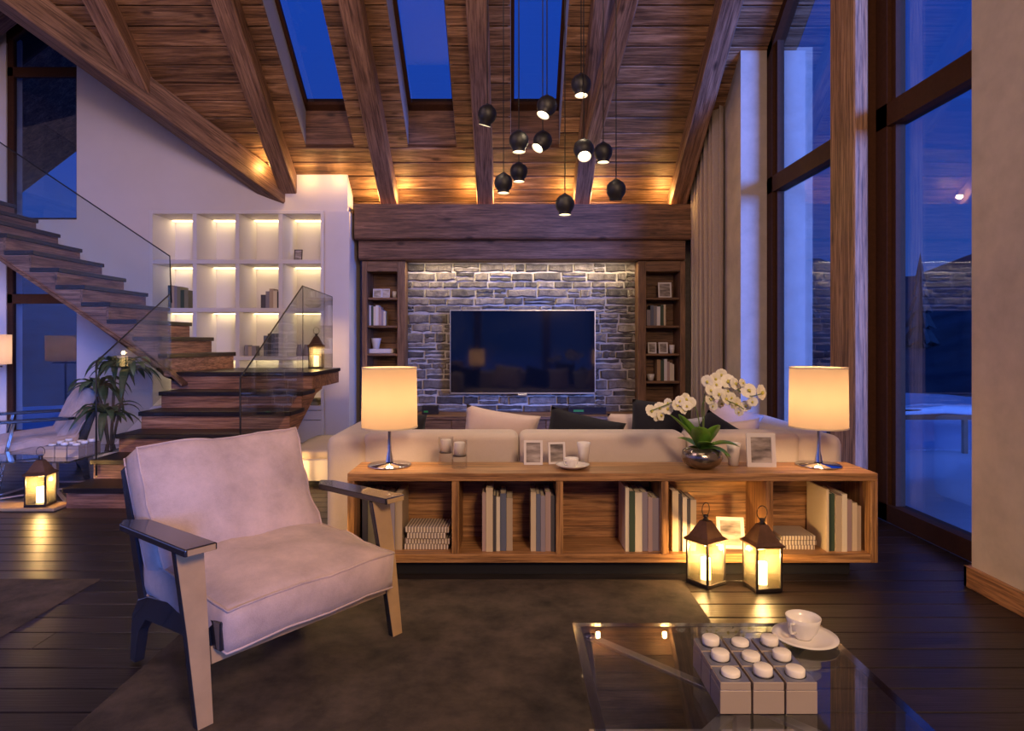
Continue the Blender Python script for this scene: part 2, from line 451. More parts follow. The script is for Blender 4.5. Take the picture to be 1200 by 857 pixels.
slab([(-9.3, -3.2), (3.5, -3.2), (3.5, 5.2), (-9.3, 5.2)], lambda x, y_: zc(5.2) - .28 * (5.2 - y_), off=0)
slab([(RX, 6.23), (-3.0, 10.12), (RX, 10.12)], lambda x, y_: zw(x), off=0)
slab([(RX, 6.23), (RX, 10.12), (-9.3, 10.12), (-9.3, 8.64)], lambda x, y_: RZ - S * (RX - x), off=0)
ceil = tag(cm.build('ceiling', 'backing'), 'sloping chalet ceiling of brown wooden planks', kind='structure')
RAFT = [-4.685, -3.255, -1.825, -.395, 1.035, 2.465]
dY = .194; hw = dY / math.cos(ANG) / 2 - .008
for j in range(27):
    y1 = 10.228 - dY * j; y0 = y1 - dY; yc = (y0 + y1) / 2
    xl = max(y1 - 13.12 - .08, -9.2) if y1 > 6.3 else -9.2
    sky_row = y1 > SY0 + .02 and y0 < SY1 - .02
    cuts = [xl] + [x for x in RAFT if x > xl + .2] + [3.48]
    segs = []
    for a, b_ in zip(cuts, cuts[1:]):
        hole = next(((p, q) for p, q in SKY if p > a - .1 and q < b_ + .1), None) if sky_row else None
        segs += [(a, hole[0]), (hole[1], b_)] if hole else [(a, b_)]
    for a, b_ in segs:
        if b_ - a < .05: continue
        L = b_ - a; jt = rnd.uniform(0, .006)
        pr = [(-hw + .006, .0), (hw - .006, .0), (hw, .006), (hw, .034), (-hw, .034), (-hw, .006)]
        MB().prism(pr, 'X', -L / 2, L / 2).build('plank', 'plank_wood', ceil, ((a + b_) / 2, yc, zc(yc) - jt), (-ANG, 0, 0))
# ---- rafters
def beam_between(name, p0, p1, w_, h_, mat_, bev=.012, parent=None, wob=.006):
    p0, p1 = Vector(p0), Vector(p1); d = p1 - p0; L = d.length
    m_ = MB(); n_ = max(2, int(L / .45)); rings = []
    for i in range(n_ + 1):
        x = L * i / n_ - L / 2; r_ = []
        for (yy, zz) in ((-w_ / 2 + bev, -h_ / 2), (w_ / 2 - bev, -h_ / 2), (w_ / 2, -h_ / 2 + bev), (w_ / 2, h_ / 2), (-w_ / 2, h_ / 2), (-w_ / 2, -h_ / 2 + bev)):
            o_ = noise.noise(Vector((x * 1.7 + p0.x * 5, yy * 9, zz * 9 + p0.z))) * wob
            r_.append(m_.bm.verts.new((x, yy + o_, zz + (o_ if zz < 0 else 0))))
        rings.append(r_)
    for A, B in zip(rings, rings[1:]):
        for k in range(6): m_.bm.faces.new((A[k], A[(k + 1) % 6], B[(k + 1) % 6], B[k]))
    m_.bm.faces.new(rings[0][::-1]); m_.bm.faces.new(rings[-1])
    o = m_.build(name, mat_, parent); o.location = (p0 + p1) / 2
    x = d.normalized(); yv = Vector((0, 0, 1)).cross(x).normalized(); zv = x.cross(yv)
    o.rotation_euler = Matrix((x, yv, zv)).transposed().to_euler()
    return o
RH, RWD = .22, .25
rl = ['short rough brown rafter at far left running down into the diagonal valley beam', 'rough brown rafter left of the first skylight, ending at the valley beam foot',
      'rough brown rafter between the first and second skylights', 'rough brown rafter between the second and third skylights',
      'rough brown rafter just right of the third skylight behind the pendant lamps', 'rightmost rough rafter beside the tall windows, tinted blue by dusk']
for X, lb in zip(RAFT, rl):
    ye = min(9.72, X + 13.12 + (-.12 if X < -4 else .05))
    off = RH / 2 / math.cos(ANG) + .005
    tag(beam_between('rafter', (X, 5.1, zc(5.1) - off), (X, ye, zc(ye) - off), RWD, RH, 'rafter_wood'), lb, 'beam', 'sloping ceiling rafters')
tag(beam_between('valley_beam', (-6.86, 6.08, zc(6.16) - .10), (-3.36, 9.58, zc(9.66) - .10), .30, .34, 'rafter_wood'),
    'thick diagonal valley beam falling across the upper left over the white wall', 'beam')
tag(beam_between('collar_strut', (1.06, 8.75, 4.18), (1.27, 5.6, 5.55), .20, .20, 'rafter_wood'), 'short lit timber strut meeting the rafter above the pendant lamps', 'beam')
tag(beam_between('ridge_rafter', (RX - .05, YW - .35, RZ - .16), (-9.2, YW - .35, RZ - S * (9.2 + RX) - .16), .24, .24, 'rafter_wood'), 'sloping timber above the gable window in the top left corner', 'beam')
# ---- header beams of the television wall
tag(beam_between('header_beam', (-2.31, 9.72, 3.255), (2.64, 9.72, 3.255), .44, .51, 'beam_wood', .02, wob=.012), 'massive upper header beam across the top of the stone television wall', 'beam')
tag(beam_between('lower_header_beam', (-2.28, 9.85, 2.855), (2.575, 9.85, 2.855), .44, .29, 'beam_wood', .02, wob=.008), 'thinner lower header beam directly above the stone wall', 'beam')

# ---- skylights
for i, (a, b_) in enumerate(SKY):
    w_ = thing('window_%d' % (i + 1), ['left', 'middle', 'right'][i] + ' skylight in the plank ceiling', None); tag(w_, kind='structure')
    def par(x0, x1, lo, hi, nm, mt, y0=SY0, y1=SY1):
        lo = max(lo, .03)
        return MB().prism([(y0, zc(y0) + lo), (y1, zc(y1) + lo), (y1, zc(y1) + hi), (y0, zc(y0) + hi)], 'X', x0, x1).build(nm, mt, w_)
    par(a - .03, a + .004, .005, .56, 'reveal_board', 'reveal_skylit'); par(b_ - .004, b_ + .03, .005, .56, 'reveal_board', 'reveal_skylit')
    par(a, b_, .005, .28, 'reveal_board', 'beam_wood', SY1 - .004, SY1 + .03); par(a, b_, .285, .56, 'reveal_board', 'beam_wood', SY1 - .002, SY1 + .03)
    par(a, b_, .005, .56, 'reveal_board', 'plank_wood', SY0 - .03, SY0)
    par(a, a + .05, .50, .58, 'frame', 'window_frame'); par(b_ - .05, b_, .50, .58, 'frame', 'window_frame')
    par(a, b_, .50, .58, 'frame', 'window_frame', SY1 - .08, SY1); par(a, b_, .50, .58, 'frame', 'window_frame', SY0, SY0 + .08)
    par(a + .04, b_ - .04, .535, .548, 'pane', 'window_glass', SY0 + .06, SY1 - .06)

# ---- white gable wall with windows and bookcase recess
def top(X):
    if X < RX: return RZ - S * (RX - X)
    return min(zw(X), 99) if X < -3.69 else zc(YW)
wl = MB()
WT = .32
def strip(x0, x1, z0, z1=None):
    a = z1 if z1 is not None else top(x0 + 1e-4) + .05; b2 = z1 if z1 is not None else top(x1 - 1e-4) + .05
    wl.prism([(x0, z0), (x1, z0), (x1, b2), (x0, a)], 'Y', YW, YW + WT)
WX0, WX1, UWZ = -7.36, -6.33, 3.27
strip(-9.3, WX0, -.1); strip(WX0, WX1, 2.62, UWZ); strip(WX0, WX1, -.1, .12)
BX0, BX1, BZ1 = -5.27, -2.73, 3.40
strip(WX1, BX0, -.1); strip(BX0, -3.69, BZ1); strip(-3.69, BX1, BZ1); strip(BX1, -2.39, -.1)
wb = tag(wl.build('wall_left', 'plaster_white'), 'white plastered gable wall behind the stairs', kind='structure')
tag(MB().box(BX1 + .02, -2.36, YW - .03, 10.1, 0, 3.38).build('wall_pier', 'plaster_white'), 'white pier between the bookcase and the stone wall', kind='structure')
tag(MB().box(-9.45, -9.3, -3.2, 10, -.1, 7.3).build('wall_far_left', 'plaster_white'), kind='structure')
# left windows
def fr(w_, x0, x1, z0, z1, y0=YW + .02, y1=YW + .10, nm='frame'): return MB().box(x0, x1, y0, y1, z0, z1).bevel(.006, 1).build(nm, 'window_frame', w_)
w4 = tag(thing('window_4', 'upper gable window at far left above the stairs', None), kind='structure')
fr(w4, WX0, WX0 + .09, UWZ, 5.9); fr(w4, WX0, WX1, 5.36, 5.50); fr(w4, WX0, WX1, UWZ, UWZ + .03); fr(w4, WX1 - .02, WX1, UWZ, 5.95)
MB().prism([(WX0, top(WX0) - .17), (RX, RZ - .17), (RX, RZ + .02), (WX0, top(WX0) + .02)], 'Y', YW + .01, YW + .11).build('frame', 'window_frame', w4)
MB().prism([(RX, RZ - .17), (WX1, top(WX1) - .17), (WX1, top(WX1) + .02), (RX, RZ + .02)], 'Y', YW + .01, YW + .11).build('frame', 'window_frame', w4)
MB().box(WX0 + .05, WX1, YW + .055, YW + .065, UWZ + .01, 5.38).build('pane', 'window_glass', w4)
MB().prism([(WX0 + .05, 5.48), (WX1, 5.48), (WX1, top(WX1) - .1), (RX, RZ - .1), (WX0 + .05, top(WX0) - .1)], 'Y', YW + .055, YW + .065).build('pane', 'window_glass', w4)
w5 = tag(thing('window_5', 'lower window at far left under the stair flight', None), kind='structure')
fr(w5, WX0 - .05, WX0 + .08, .05, 2.62); fr(w5, WX0, WX1, 2.05, 2.19); fr(w5, WX0, WX1, .10, .2); fr(w5, WX1 - .02, WX1, .1, 2.62); fr(w5, WX0, WX1, 2.58, 2.63)
MB().box(WX0 + .05, WX1, YW + .055, YW + .065, .18, 2.06).build('pane', 'window_glass', w5)
MB().box(WX0 + .05, WX1, YW + .055, YW + .065, 2.18, 2.6).build('pane', 'window_glass', w5)

# ---- right wall
XR = 2.80; YN = 3.95; YP = 7.94
tag(MB().prism([(-3.2, -.1), (YN, -.1), (YN, 6.95), (-3.2, 4.7)], 'X', XR, 3.5).build('wall_right', 'plaster'), 'rough beige plaster wall at right', kind='structure')
tag(MB().prism([(YP, -.1), (10.4, -.1), (10.4, zc(10.4) + .04), (YP, zc(YP) + .04)], 'X', XR, 3.68).build('wall_right_pier', 'plaster'), 'far plaster pier beside the curtain', kind='structure')
tag(MB().box(XR - .03, XR, -3, YN + .03, 0, .13).box(XR - .03, 3.12, YN, YN + .03, 0, .13).bevel(.004, 1).build('baseboard_right', 'base_wood'), 'warm brown wooden baseboard on the right wall', kind='structure')
tag(MB().box(-2.39, 3.5, 10.2, 10.35, -.1, 3.6).build('wall_back', 'mortar'), 'wall behind the television', kind='structure')
stone_wall = bpy.data.objects['wall_back']
# window wall right: two windows either side of the timber post
XF = 3.12
def win(nm, lb, y0, y1, slope_top=True):
    w_ = tag(thing(nm, lb, None), kind='structure')
    def zt(y_): return min(zc(y_), zc(5.2)) + .02
    def bx(a, b_, z0, z1, x0=XF, x1=XF + .14, nmm='frame', mt='window_frame'):
        m_ = MB(); m_.prism([(a, z0), (b_, z0), (b_, z1 if z1 else zt(b_)), (a, z1 if z1 else zt(a))], 'X', x0, x1); return m_.build(nmm, mt, w_)
    bx(y0, y0 + .12, 0, None); bx(y1 - .16, y1, 0, None)
    bx(y0 + .12, y0 + .17, .1, None, XF + .04, XF + .12); bx(y1 - .22, y1 - .16, .1, None, XF + .04, XF + .12)
    bx(y0, y1, 0, .14); bx(y0, y1, 3.29, 3.48)
    MB().prism([(y0, zt(y0) - .16), (y1, zt(y1) - .16), (y1, zt(y1)), (y0, zt(y0))], 'X', XF, XF + .14).build('frame', 'window_frame', w_)
    bx(y0 + .15, y1 - .2, .12, 3.31, XF + .075, XF + .087, 'pane', 'window_glass')
    MB().prism([(y0 + .15, 3.46), (y1 - .2, 3.46), (y1 - .2, zt(y1 - .2) - .1), (y0 + .15, zt(y0 + .15) - .1)], 'X', XF + .075, XF + .087).build('pane', 'window_glass', w_)
tag(MB().box(3.03, 3.26, 5.56, 5.84, 0, 6.9).build('trim_1', 'window_frame'), 'dark frame piece behind the timber post', kind='structure')
win('window_6', 'tall near window at right looking onto blue snow', YN, 5.56)
win('window_7', 'tall far window behind the right-hand lamp', 5.84, YP)
tag(MB().box(2.90, 3.025, 5.5, 5.92, 0, zc(5.92)).bevel(.012, 1).build('timber_post', 'post_wood'), 'tall square timber post between the two right-hand windows', 'post')
# ---- window wall behind the camera, seen in reflections
tb = tag(thing('window_8', 'glazed wall behind the viewer', None), kind='structure')
for x in (-9.3, -6.2, -3.6, -1.2, 1.2, 3.3):
    MB().box(x - .14, x + .14, -3.3, -3.05, 0, 4.75).build('mullion', 'post_wood', tb)
MB().box(-9.3, 3.5, -3.3, -3.05, 4.45, 4.9).build('frame', 'window_frame', tb)
MB().box(-9.3, 3.5, -3.3, -3.05, -.1, .2).build('frame', 'window_frame', tb)
MB().box(-9.3, 3.5, -3.2, -3.19, .2, 4.5).build('pane', 'window_glass', tb)

# ---- stone facing
def stone_mesh(w_, h_, seed):
    bm = bmesh.new(); r_ = random.Random(seed); NX = 4
    d0 = .035
    fr_, mid = [], []
    def jit(a): return r_.uniform(-a, a)
    outl = []
    for i in range(NX + 1): outl.append((-w_ / 2 + w_ * i / NX + (jit(.02) if 0 < i < NX else jit(.008)), -h_ / 2 + (jit(.014))))
    for i in range(NX, -1, -1): outl.append((-w_ / 2 + w_ * i / NX + (jit(.008) if 0 < i < NX else 0), h_ / 2 + (jit(.009))))
    A = [bm.verts.new((x, .03, z)) for x, z in outl]
    B = [bm.verts.new((x * .985, -d0 * .6, z * .93)) for x, z in outl]
    Cc = [bm.verts.new((x * .93, -d0 - r_.uniform(0, .018), z * .66)) for x, z in outl]
    n_ = len(outl)
    for P_, Q_ in ((A, B), (B, Cc)):
        for i in range(n_): bm.faces.new((P_[i], P_[(i + 1) % n_], Q_[(i + 1) % n_], Q_[i]))
    for i in range(NX): bm.faces.new((Cc[i], Cc[i + 1], Cc[n_ - 2 - i], Cc[n_ - 1 - i]))
    m_ = MB(); m_.bm.free(); m_.bm = bm
    return m_
ST0, ST1 = -1.62, 1.93; YS = 10.0
tag(MB().box(ST0, ST1, YS - .008, 10.2, 0, 2.9).build('wall_mortar', 'mortar', stone_wall))
z = 2.70; k = 0
while z > .35:
    h_ = rnd.choice([.07, .09, .11, .12, .14, .16]); x = ST0 - rnd.uniform(0, .25)
    while x < ST1:
        w_ = rnd.uniform(.14, .50) if h_ > .08 else rnd.uniform(.22, .55)
        x1 = min(x + w_, ST1 + .05); x0 = max(x, ST0)
        if ST1 - x1 < .12: x1 = ST1
        if x1 - x0 > .08 and not (x0 > -.85 and x1 < 1.18 and z < 1.85 and z - h_ > .75):
            zz = z - h_ / 2
            if rnd.random() < .3 and h_ > .11:   # two thin stones instead of one
                for q in (-1, 1):
                    stone_mesh(x1 - x0 - .022, h_ / 2 - .014, k).build('stone', 'stone', stone_wall, ((x0 + x1) / 2, YS, zz + q * h_ / 4)); k += 1
            else:
                stone_mesh(x1 - x0 - .022, h_ - .018, k).build('stone', 'stone', stone_wall, ((x0 + x1) / 2, YS, zz + rnd.uniform(-.006, .006))); k += 1
        x = x + w_
    z -= h_
# ---- outside
em = MB()  # roof slopes added outside to imitate the room gable mirrored in the pane
for z_, (xa, za), (xb, zb) in ((0, (RX, RZ + .02), (-4.2, zw(-4.2) + .02)), (0, (RX, RZ + .02), (-9.6, RZ - S * (9.6 + RX) + .02))):
    em.prism([(xa, za), (xb, zb), (xb, zb + .12), (xa, za + .12)], 'Y', YW + WT + .02, 12.6)
tag(em.build('reflected_roof', 'plank_wood'), 'dark planks added outside the gable window to imitate a reflected roof', kind='structure')
tag(beam_between('reflected_beam', (-9.6, 12.3, 4.75), (-7.2, 12.3, 6.6), .3, .4, 'beam_wood'), 'dark sloping timber added outside the upper gable window to imitate a reflected beam', 'beam')  # added timber imitating a mirrored roof edge in the glass
tag(MB().box(-60, 3.49, -60, 80, -.5, -.35).box(3.49, 60, -60, 80, -.5, -.16).build('ground', 'snow'), 'snow covered ground outside', kind='structure')
hm = MB(); rg = []
for i in range(73):
    a = math.radians(-25 + i * 3.2); r0 = 20
    hgt = 6 + 6 * noise.noise(Vector((math.cos(a) * 1.7, math.sin(a) * 1.7, 3))) + 2.2 * noise.noise(Vector((math.cos(a) * 9, math.sin(a) * 9, 1)))
    rg.append([hm.bm.verts.new((r0 * math.cos(a), r0 * math.sin(a), -1)), hm.bm.verts.new((42 * math.cos(a), 42 * math.sin(a), 1.5 + hgt * .5)), hm.bm.verts.new((70 * math.cos(a), 70 * math.sin(a), 4 + hgt))])
for A, B in zip(rg, rg[1:]):
    for q in range(2): hm.bm.faces.new((A[q], B[q], B[q + 1], A[q + 1]))
tag(hm.smooth().build('hillside', 'forest'), 'dark wooded hillside beyond the snow', kind='structure')
rl_ = thing('terrace_railing', 'snow-capped terrace railing outside the near right window', 'railing', (0, 9.6, -.16))
MB().box(4.6, 9.5, -.05, .05, .50, .58).build('top_rail', 'window_frame', rl_)
m_, t_, b_ = cushion_bm(4.9, .22, .10, .02, .01, 14, 5, .03); m_.build('snow_cap', 'snow', rl_, (7.05, 0, .64))
for x in (4.7, 5.7, 6.7, 7.7, 8.7): MB().box(x - .03, x + .03, -.03, .03, 0, .5).build('post', 'window_frame', rl_)
for x in (4.7, 5.7, 6.7, 7.7): MB().box(x + .05, x + .95, -.006, .006, .05, .48).build('panel', 'window_glass', rl_)
m_ = MB()
bm = m_.bm; G = {}
for i in range(31):
    for j in range(21):
        x, y_ = 3.6 + i * .35, 4 + j * .5
        hgt = max(0, noise.noise(Vector((x * .35, y_ * .35, 0))) * .6 + .10 * max(0, y_ - 10)) * min(1, (x - 3.6) * .8)
        G[i, j] = bm.verts.new((x, y_, -.18 + hgt))
for i in range(30):
    for j in range(20): bm.faces.new((G[i, j], G[i + 1, j], G[i + 1, j + 1], G[i, j + 1])).smooth = True
tag(m_.build('snow_drift', 'snow'), 'uneven snow lying outside the right-hand windows', 'snow', kind='stuff')
def fir(x, y_, h_, lb):
    t_ = thing('fir_tree', lb, 'tree', (x, y_, -.3), rnd.random() * 6, 'dark fir trees beyond the snow')
    m2 = MB()
    for k in range(7):
        z0 = h_ * (.10 + .13 * k); r_ = h_ * .21 * (1 - k / 7.5)
        vs = []
        top_ = m2.bm.verts.new((0, 0, z0 + h_ * .22))
        for q in range(14):
            a = q * math.pi / 7; rr2 = r_ * (1 if q % 2 else .68)
            vs.append(m2.bm.verts.new((rr2 * math.cos(a), rr2 * math.sin(a), z0 - (.03 * h_ if q % 2 else 0))))
        for q in range(14): m2.bm.faces.new((vs[q], vs[(q + 1) % 14], top_))
    m2.build('foliage', 'forest', t_); MB().lathe([(h_ * .02, 0), (h_ * .012, h_ * .3)], seg=8).build('trunk', 'trunk', t_)
FL = ['far to the right beyond the railing', 'tall and distant behind the railing', 'small and near beyond the railing', 'tall in the middle of the group', 'seen beside the timber post', 'most distant, seen beside the timber post']
for i, (x, y_, h_) in enumerate(((19, 23, 4.0), (22, 30, 5.6), (15.5, 21, 2.9), (17, 27, 5), (13, 24, 4.2), (14.5, 32, 6))):
    fir(x, y_, h_, 'dark fir tree %s outside the right-hand windows' % FL[i])
# ================================================================== STAIRCASE
st = thing('staircase', 'wooden staircase with dark treads, turning at a landing and rising to the left', 'staircase', (0, 0, 0))
XL, XRT = -4.0, -2.40; RI = .185
FY = [5.82, 6.2, 6.6, 7.0, 7.4, 7.8]; LZ = 1.13; LY1 = 9.0
for i in range(5):
    z1 = RI * (i + 1); y0 = FY[i]; y1 = FY[i + 1]
    MB().box(XL - .02, XRT + .02, y0 - .03, y1 + .04, z1 - .045, z1).bevel(.004, 1).build('tread', 'tread_wood', st)
    MB().box(XL, XRT, y0, y0 + .03, z1 - RI + (.001 if i else 0), z1 - .046).build('riser', 'riser_wood_x', st)
MB().box(XL - .12, XRT + .02, 7.77, LY1, LZ - .045, LZ).bevel(.004, 1).build('landing_board', 'tread_wood', st)
MB().box(XL - .10, XRT, 7.80, 7.83, .926, LZ - .046).build('riser', 'riser_wood_x', st)
MB().box(XL - .10, XRT, 7.83, LY1 - .02, LZ - .20, LZ - .046).build('landing_frame', 'riser_wood_x', st)
# closed side stringers of the first flight (saw-tooth top, sloping soffit)
def saw1(x0, x1):
    for_pts = [(FY[0] + .01, 0)]
    for i in range(5): for_pts += [(FY[i] + .02, RI * (i + 1) - .05), (FY[i + 1] + .02, RI * (i + 1) - .05)]
    for_pts += [(7.95, RI * 5), (8.2, .93), (8.2, .90), (7.95, .86), (6.25, 0)]
    return MB().prism(for_pts, 'X', x0, x1)
saw1(XRT - .04, XRT).build('stringer', 'riser_wood_y', st); saw1(XL + .001, XL + .04).build('stringer', 'riser_wood_y', st)
MB().prism([(6.25, 0), (6.32, 0), (8.2, .93), (8.2, .98), (7.9, .90)], 'X', XL + .04, XRT - .04).build('soffit', 'riser_wood_y', st)
# second flight, rising to the left
NY, FYR = 7.66, LY1
def Zk(k): return 1.35 + .204 * k
def Xk(k): return -3.86 - .304 * k
NS = 13
for k in range(NS):
    z1 = Zk(k); xa = Xk(k); xb = Xk(k + 1) - .02; xn = -4.10 if k == 0 else xa
    zb = LZ if k == 0 else Zk(k - 1)
    MB().hexa([(xn + .03, NY, z1 - .05), (xa + .03, FYR, z1 - .05), (xb, FYR, z1 - .05), (xb, NY, z1 - .05),
               (xn + .03, NY, z1), (xa + .03, FYR, z1), (xb, FYR, z1), (xb, NY, z1)]).bevel(.004, 1).build('tread', 'tread_wood_y', st)
    MB().hexa([(xn, NY + .01, zb), (xa, FYR - .01, zb), (xa - .03, FYR - .01, zb), (xn - .03, NY + .01, zb),
               (xn, NY + .01, z1 - .051), (xa, FYR - .01, z1 - .051), (xa - .03, FYR - .01, z1 - .051), (xn - .03, NY + .01, z1 - .051)]).build('riser', 'riser_wood_y', st)
def sof(X): return 1.42 + .672 * (-4.44 - X) - .02
pts = [(-4.02, LZ - .05)]
for k in range(NS): pts += [((-4.12 if k == 0 else Xk(k) - .01), Zk(k) - .055), (Xk(k + 1) - .01, Zk(k) - .055)]
pts[1:1] = [(-4.12, LZ - .05)]
pts += [(Xk(NS) - .01, sof(Xk(NS))), (-4.05, sof(-4.05)), (-3.9, 1.0)]
MB().prism(pts, 'Y', NY + .012, NY + .05).build('stringer', 'riser_wood_x', st)
MB().prism([(-3.9, .97), (-4.05, sof(-4.05) - .03), (Xk(NS), sof(Xk(NS)) - .03), (Xk(NS), sof(Xk(NS)) + .01), (-4.05, sof(-4.05) + .01), (-3.9, 1.0)], 'Y', NY - .01, FYR).build('soffit', 'plank_wood', st)

# ---- glass balustrades
def glass_panel(th, plane, c, poly, th_=.016, rail=None, post=None):
    MB().prism(poly, plane, c, c + th_).build('glass_panel', 'rail_glass', th)
    def q(p): return (c + th_ / 2, p[0], p[1]) if plane == 'X' else (p[0], c + th_ / 2, p[1])
    if rail: MB().tube([q(p) for p in rail], .008, 6).build('handrail', 'black_matte', th)
    if post: MB().tube([q(p) for p in post], .005, 6).build('edge_trim', 'black_matte', th)
g1 = thing('glass_balustrade', 'clear glass balustrade on the left side of the lower stair flight', 'railing')
glass_panel(g1, 'X', XL + .03, [(6.18, .19), (6.22, .38), (7.5, .95), (7.5, 2.04), (6.18, 1.30)], rail=[(6.18, .22), (6.18, 1.30), (7.5, 2.04)])
g2 = thing('glass_balustrade', 'clear glass balustrade on the right side of the lower flight and landing', 'railing')
glass_panel(g2, 'X', XRT - .03, [(5.78, .19), (6.22, .375), (7.42, .94), (7.5, .94), (7.5, 2.14), (5.78, 1.17)], rail=[(5.78, .22), (5.78, 1.17), (7.5, 2.14)])
glass_panel(g2, 'X', XRT - .03, [(7.52, 1.135), (8.73, 1.135), (8.73, 2.10), (7.52, 2.14)], post=[(7.51, 1.14), (7.51, 2.14), (8.73, 2.10), (8.73, 1.15)])
g3 = thing('glass_balustrade', 'clear glass balustrade along the upper stair flight in front of the white wall', 'railing')
glass_panel(g3, 'Y', NY - .05, [(-4.0, 1.15), (-4.02, 2.50), (-8.2, 5.30), (-8.2, 4.0)], rail=[(-4.0, 1.95), (-4.02, 2.50), (-8.2, 5.30)])

# ================================================================== WHITE BUILT-IN BOOKCASE
bc = thing('bookcase', 'white built-in bookcase with lit square compartments behind the stairs', 'bookcase', (BX0, YW, 0))
BW = BX1 - BX0; BD = .62
def bb(x0, x1, z0, z1, nm, y0=0, y1=BD, mt='white_lacquer'): return MB().box(x0, x1, y0, y1, z0, z1).bevel(.003, 1).build(nm, mt, bc)
bb(0.0, .055, 0, BZ1, 'side_panel', -.02); bb(BW - .045, BW, 0, BZ1, 'side_panel', -.02); bb(.055, BW - .045, BZ1 - .05, BZ1, 'top_panel', -.02)
bb(.0, BW, 0, BZ1, 'back_panel', BD, BD + .03)
DXS = [XP(x, YW) - BX0 for x in (228.5, 278.5, 329)]
for x in DXS: bb(x - .03, x + .03, .52, BZ1 - .05, 'divider', -.01)
SZ = [1.5 - (y - 400) / F * YW for y in (307, 363.5, 420)] + [.53]
for z_ in SZ: bb(.055, BW - .045, z_ - .03, z_ + .03, 'shelf', -.015, BD)
cx = [.055] + [v for x in DXS for v in (x - .03, x + .03)] + [BW - .045]
cells = [(cx[2 * i], cx[2 * i + 1]) for i in range(4)]
rows = [(SZ[0] + .03, BZ1 - .05)] + [(SZ[i + 1] + .03, SZ[i] - .03) for i in range(3)]
for (x0, x1) in cells:
    for (z0, z1) in rows:
        MB().box(x0 + .02, x1 - .005, BD - .13, BD - .03, z1 - .012, z1 - .001).build('led_strip', 'led', bc)
for i, (x0, x1) in enumerate(cells):
    dz = [(.03, .35), (.36, .49)]
    for z0, z1 in dz:
        dr = bb(x0 - .025, x1 + .025, z0, z1, 'drawer', -.03, .02)
def cell(c, r): return (BX0 + cells[c][0], BX0 + cells[c][1], rows[r][0] + .0006)

# ================================================================== BOOKS
def book(x, y, z, w_, h_, d_, col, label, group, tilt=0, cat='book', rz=0, lie=False, mt=None):
    """standing book: spine to -Y, x = centre of spine, y = spine plane, z = shelf"""
    o = MB().box(-w_ / 2, w_ / 2, 0, .004, 0, h_).box(-w_ / 2, -w_ / 2 + .003, .004, d_, 0, h_).box(w_ / 2 - .003, w_ / 2, .004, d_, 0, h_).build('book', mt or 'book_' + col)
    MB().box(-w_ / 2 + .003, w_ / 2 - .003, .004, d_ - .006, .004, h_ - .005).build('pages', 'paper', o)
    if lie:
        o.location = (x, y, z + w_ / 2); o.rotation_euler = (0, R(90), rz)
        o.location.x -= h_ / 2
    else:
        o.location = (x, y, z + abs(math.sin(tilt)) * w_ / 2); o.rotation_euler = (0, tilt, rz)
    return tag(o, label, cat, group)
def book_row(x0, y, z, specs, where, group, jit=.012):
    """specs: (width, height, depth, colour)"""
    x = x0; n_ = len(specs)
    for i, (w_, h_, d_, col) in enumerate(specs):
        pos = 'leftmost' if i == 0 else ('rightmost' if i == n_ - 1 else ORD[i] + ' from left')
        book(x + w_ / 2, y + rnd.uniform(0, jit), z, w_, h_, d_, col, '%s book, %s %s' % (col, pos, where), group)
        x += w_ + .0015
    return x
x0, x1, z_ = cell(0, 1)
book_row(XP(196, YW + .1), YW + .12, z_, [(.05, .34, .24, 'dark green'), (.035, .33, .24, 'beige'), (.04, .33, .24, 'grey'), (.05, .32, .24, 'olive'), (.05, .27, .24, 'dark green'), (.06, .27, .24, 'olive')],
         'at the left of the white bookcase', 'books in the white bookcase')
x0, x1, z_ = cell(2, 1)
book_row(x1 - .30, YW + .10, z_, [(.07, .20, .2, 'dark grey'), (.05, .25, .2, 'grey'), (.06, .29, .2, 'beige'), (.055, .26, .2, 'ivory'), (.035, .25, .2, 'dark grey')],
         'halfway up the third white bookcase column', 'books in the white bookcase')
x0, x1, z_ = cell(2, 2)
book_row(x1 - .26, YW + .10, z_, [(.06, .30, .2, 'slate blue'), (.05, .33, .2, 'dark grey'), (.06, .33, .2, 'slate blue'), (.05, .31, .2, 'grey')],
         'low in the third white bookcase column', 'books in the white bookcase')
book_row(x0 + .03, YW + .10, z_, [(.05, .16, .15, 'grey'), (.05, .14, .15, 'beige'), (.06, .15, .15, 'grey')],
         'among the small books above the stair landing', 'books in the white bookcase')
x0, x1, z_ = cell(1, 1)
book(x1 - .03, YW + .1, z_, .035, .16, .12, 'dark grey', 'single slim dark book alone in the second column of the white bookcase', 'books in the white bookcase')
x0, x1, z_ = cell(1, 2)
book(x1 - .17, YW + .1, z_, .035, .28, .2, 'grey', 'grey book lying flat in the second column of the white bookcase', 'books in the white bookcase', lie=True)

def photo_frame(x, y, z, w_, h_, label, group=None, border=.012, fm='white_lacquer', lean=R(8), rz=0, d=.015):
    t = thing('photo_frame', label, 'picture frame', (x, y, z), rz, group)
    rot = (-lean, 0, 0)
    MB().box(-w_ / 2, w_ / 2, 0, d, 0, border).box(-w_ / 2, w_ / 2, 0, d, h_ - border, h_).box(-w_ / 2, -w_ / 2 + border, 0, d, border, h_ - border).box(w_ / 2 - border, w_ / 2, 0, d, border, h_ - border).build('frame', fm, t, rot=rot)
    MB().box(-w_ / 2 + border, w_ / 2 - border, d * .5, d * .8, border, h_ - border).build('picture', 'photo_print', t, rot=rot)
    MB().prism([(d, 0.0), (d + .012, 0.0), (d + h_ * .25, .004), (d + .01, h_ * .6), (d, h_ * .6)], 'X', -.01, .01).build('stand', 'black_matte', t, rot=rot)
    return t
x0, x1, z_ = cell(3, 0)
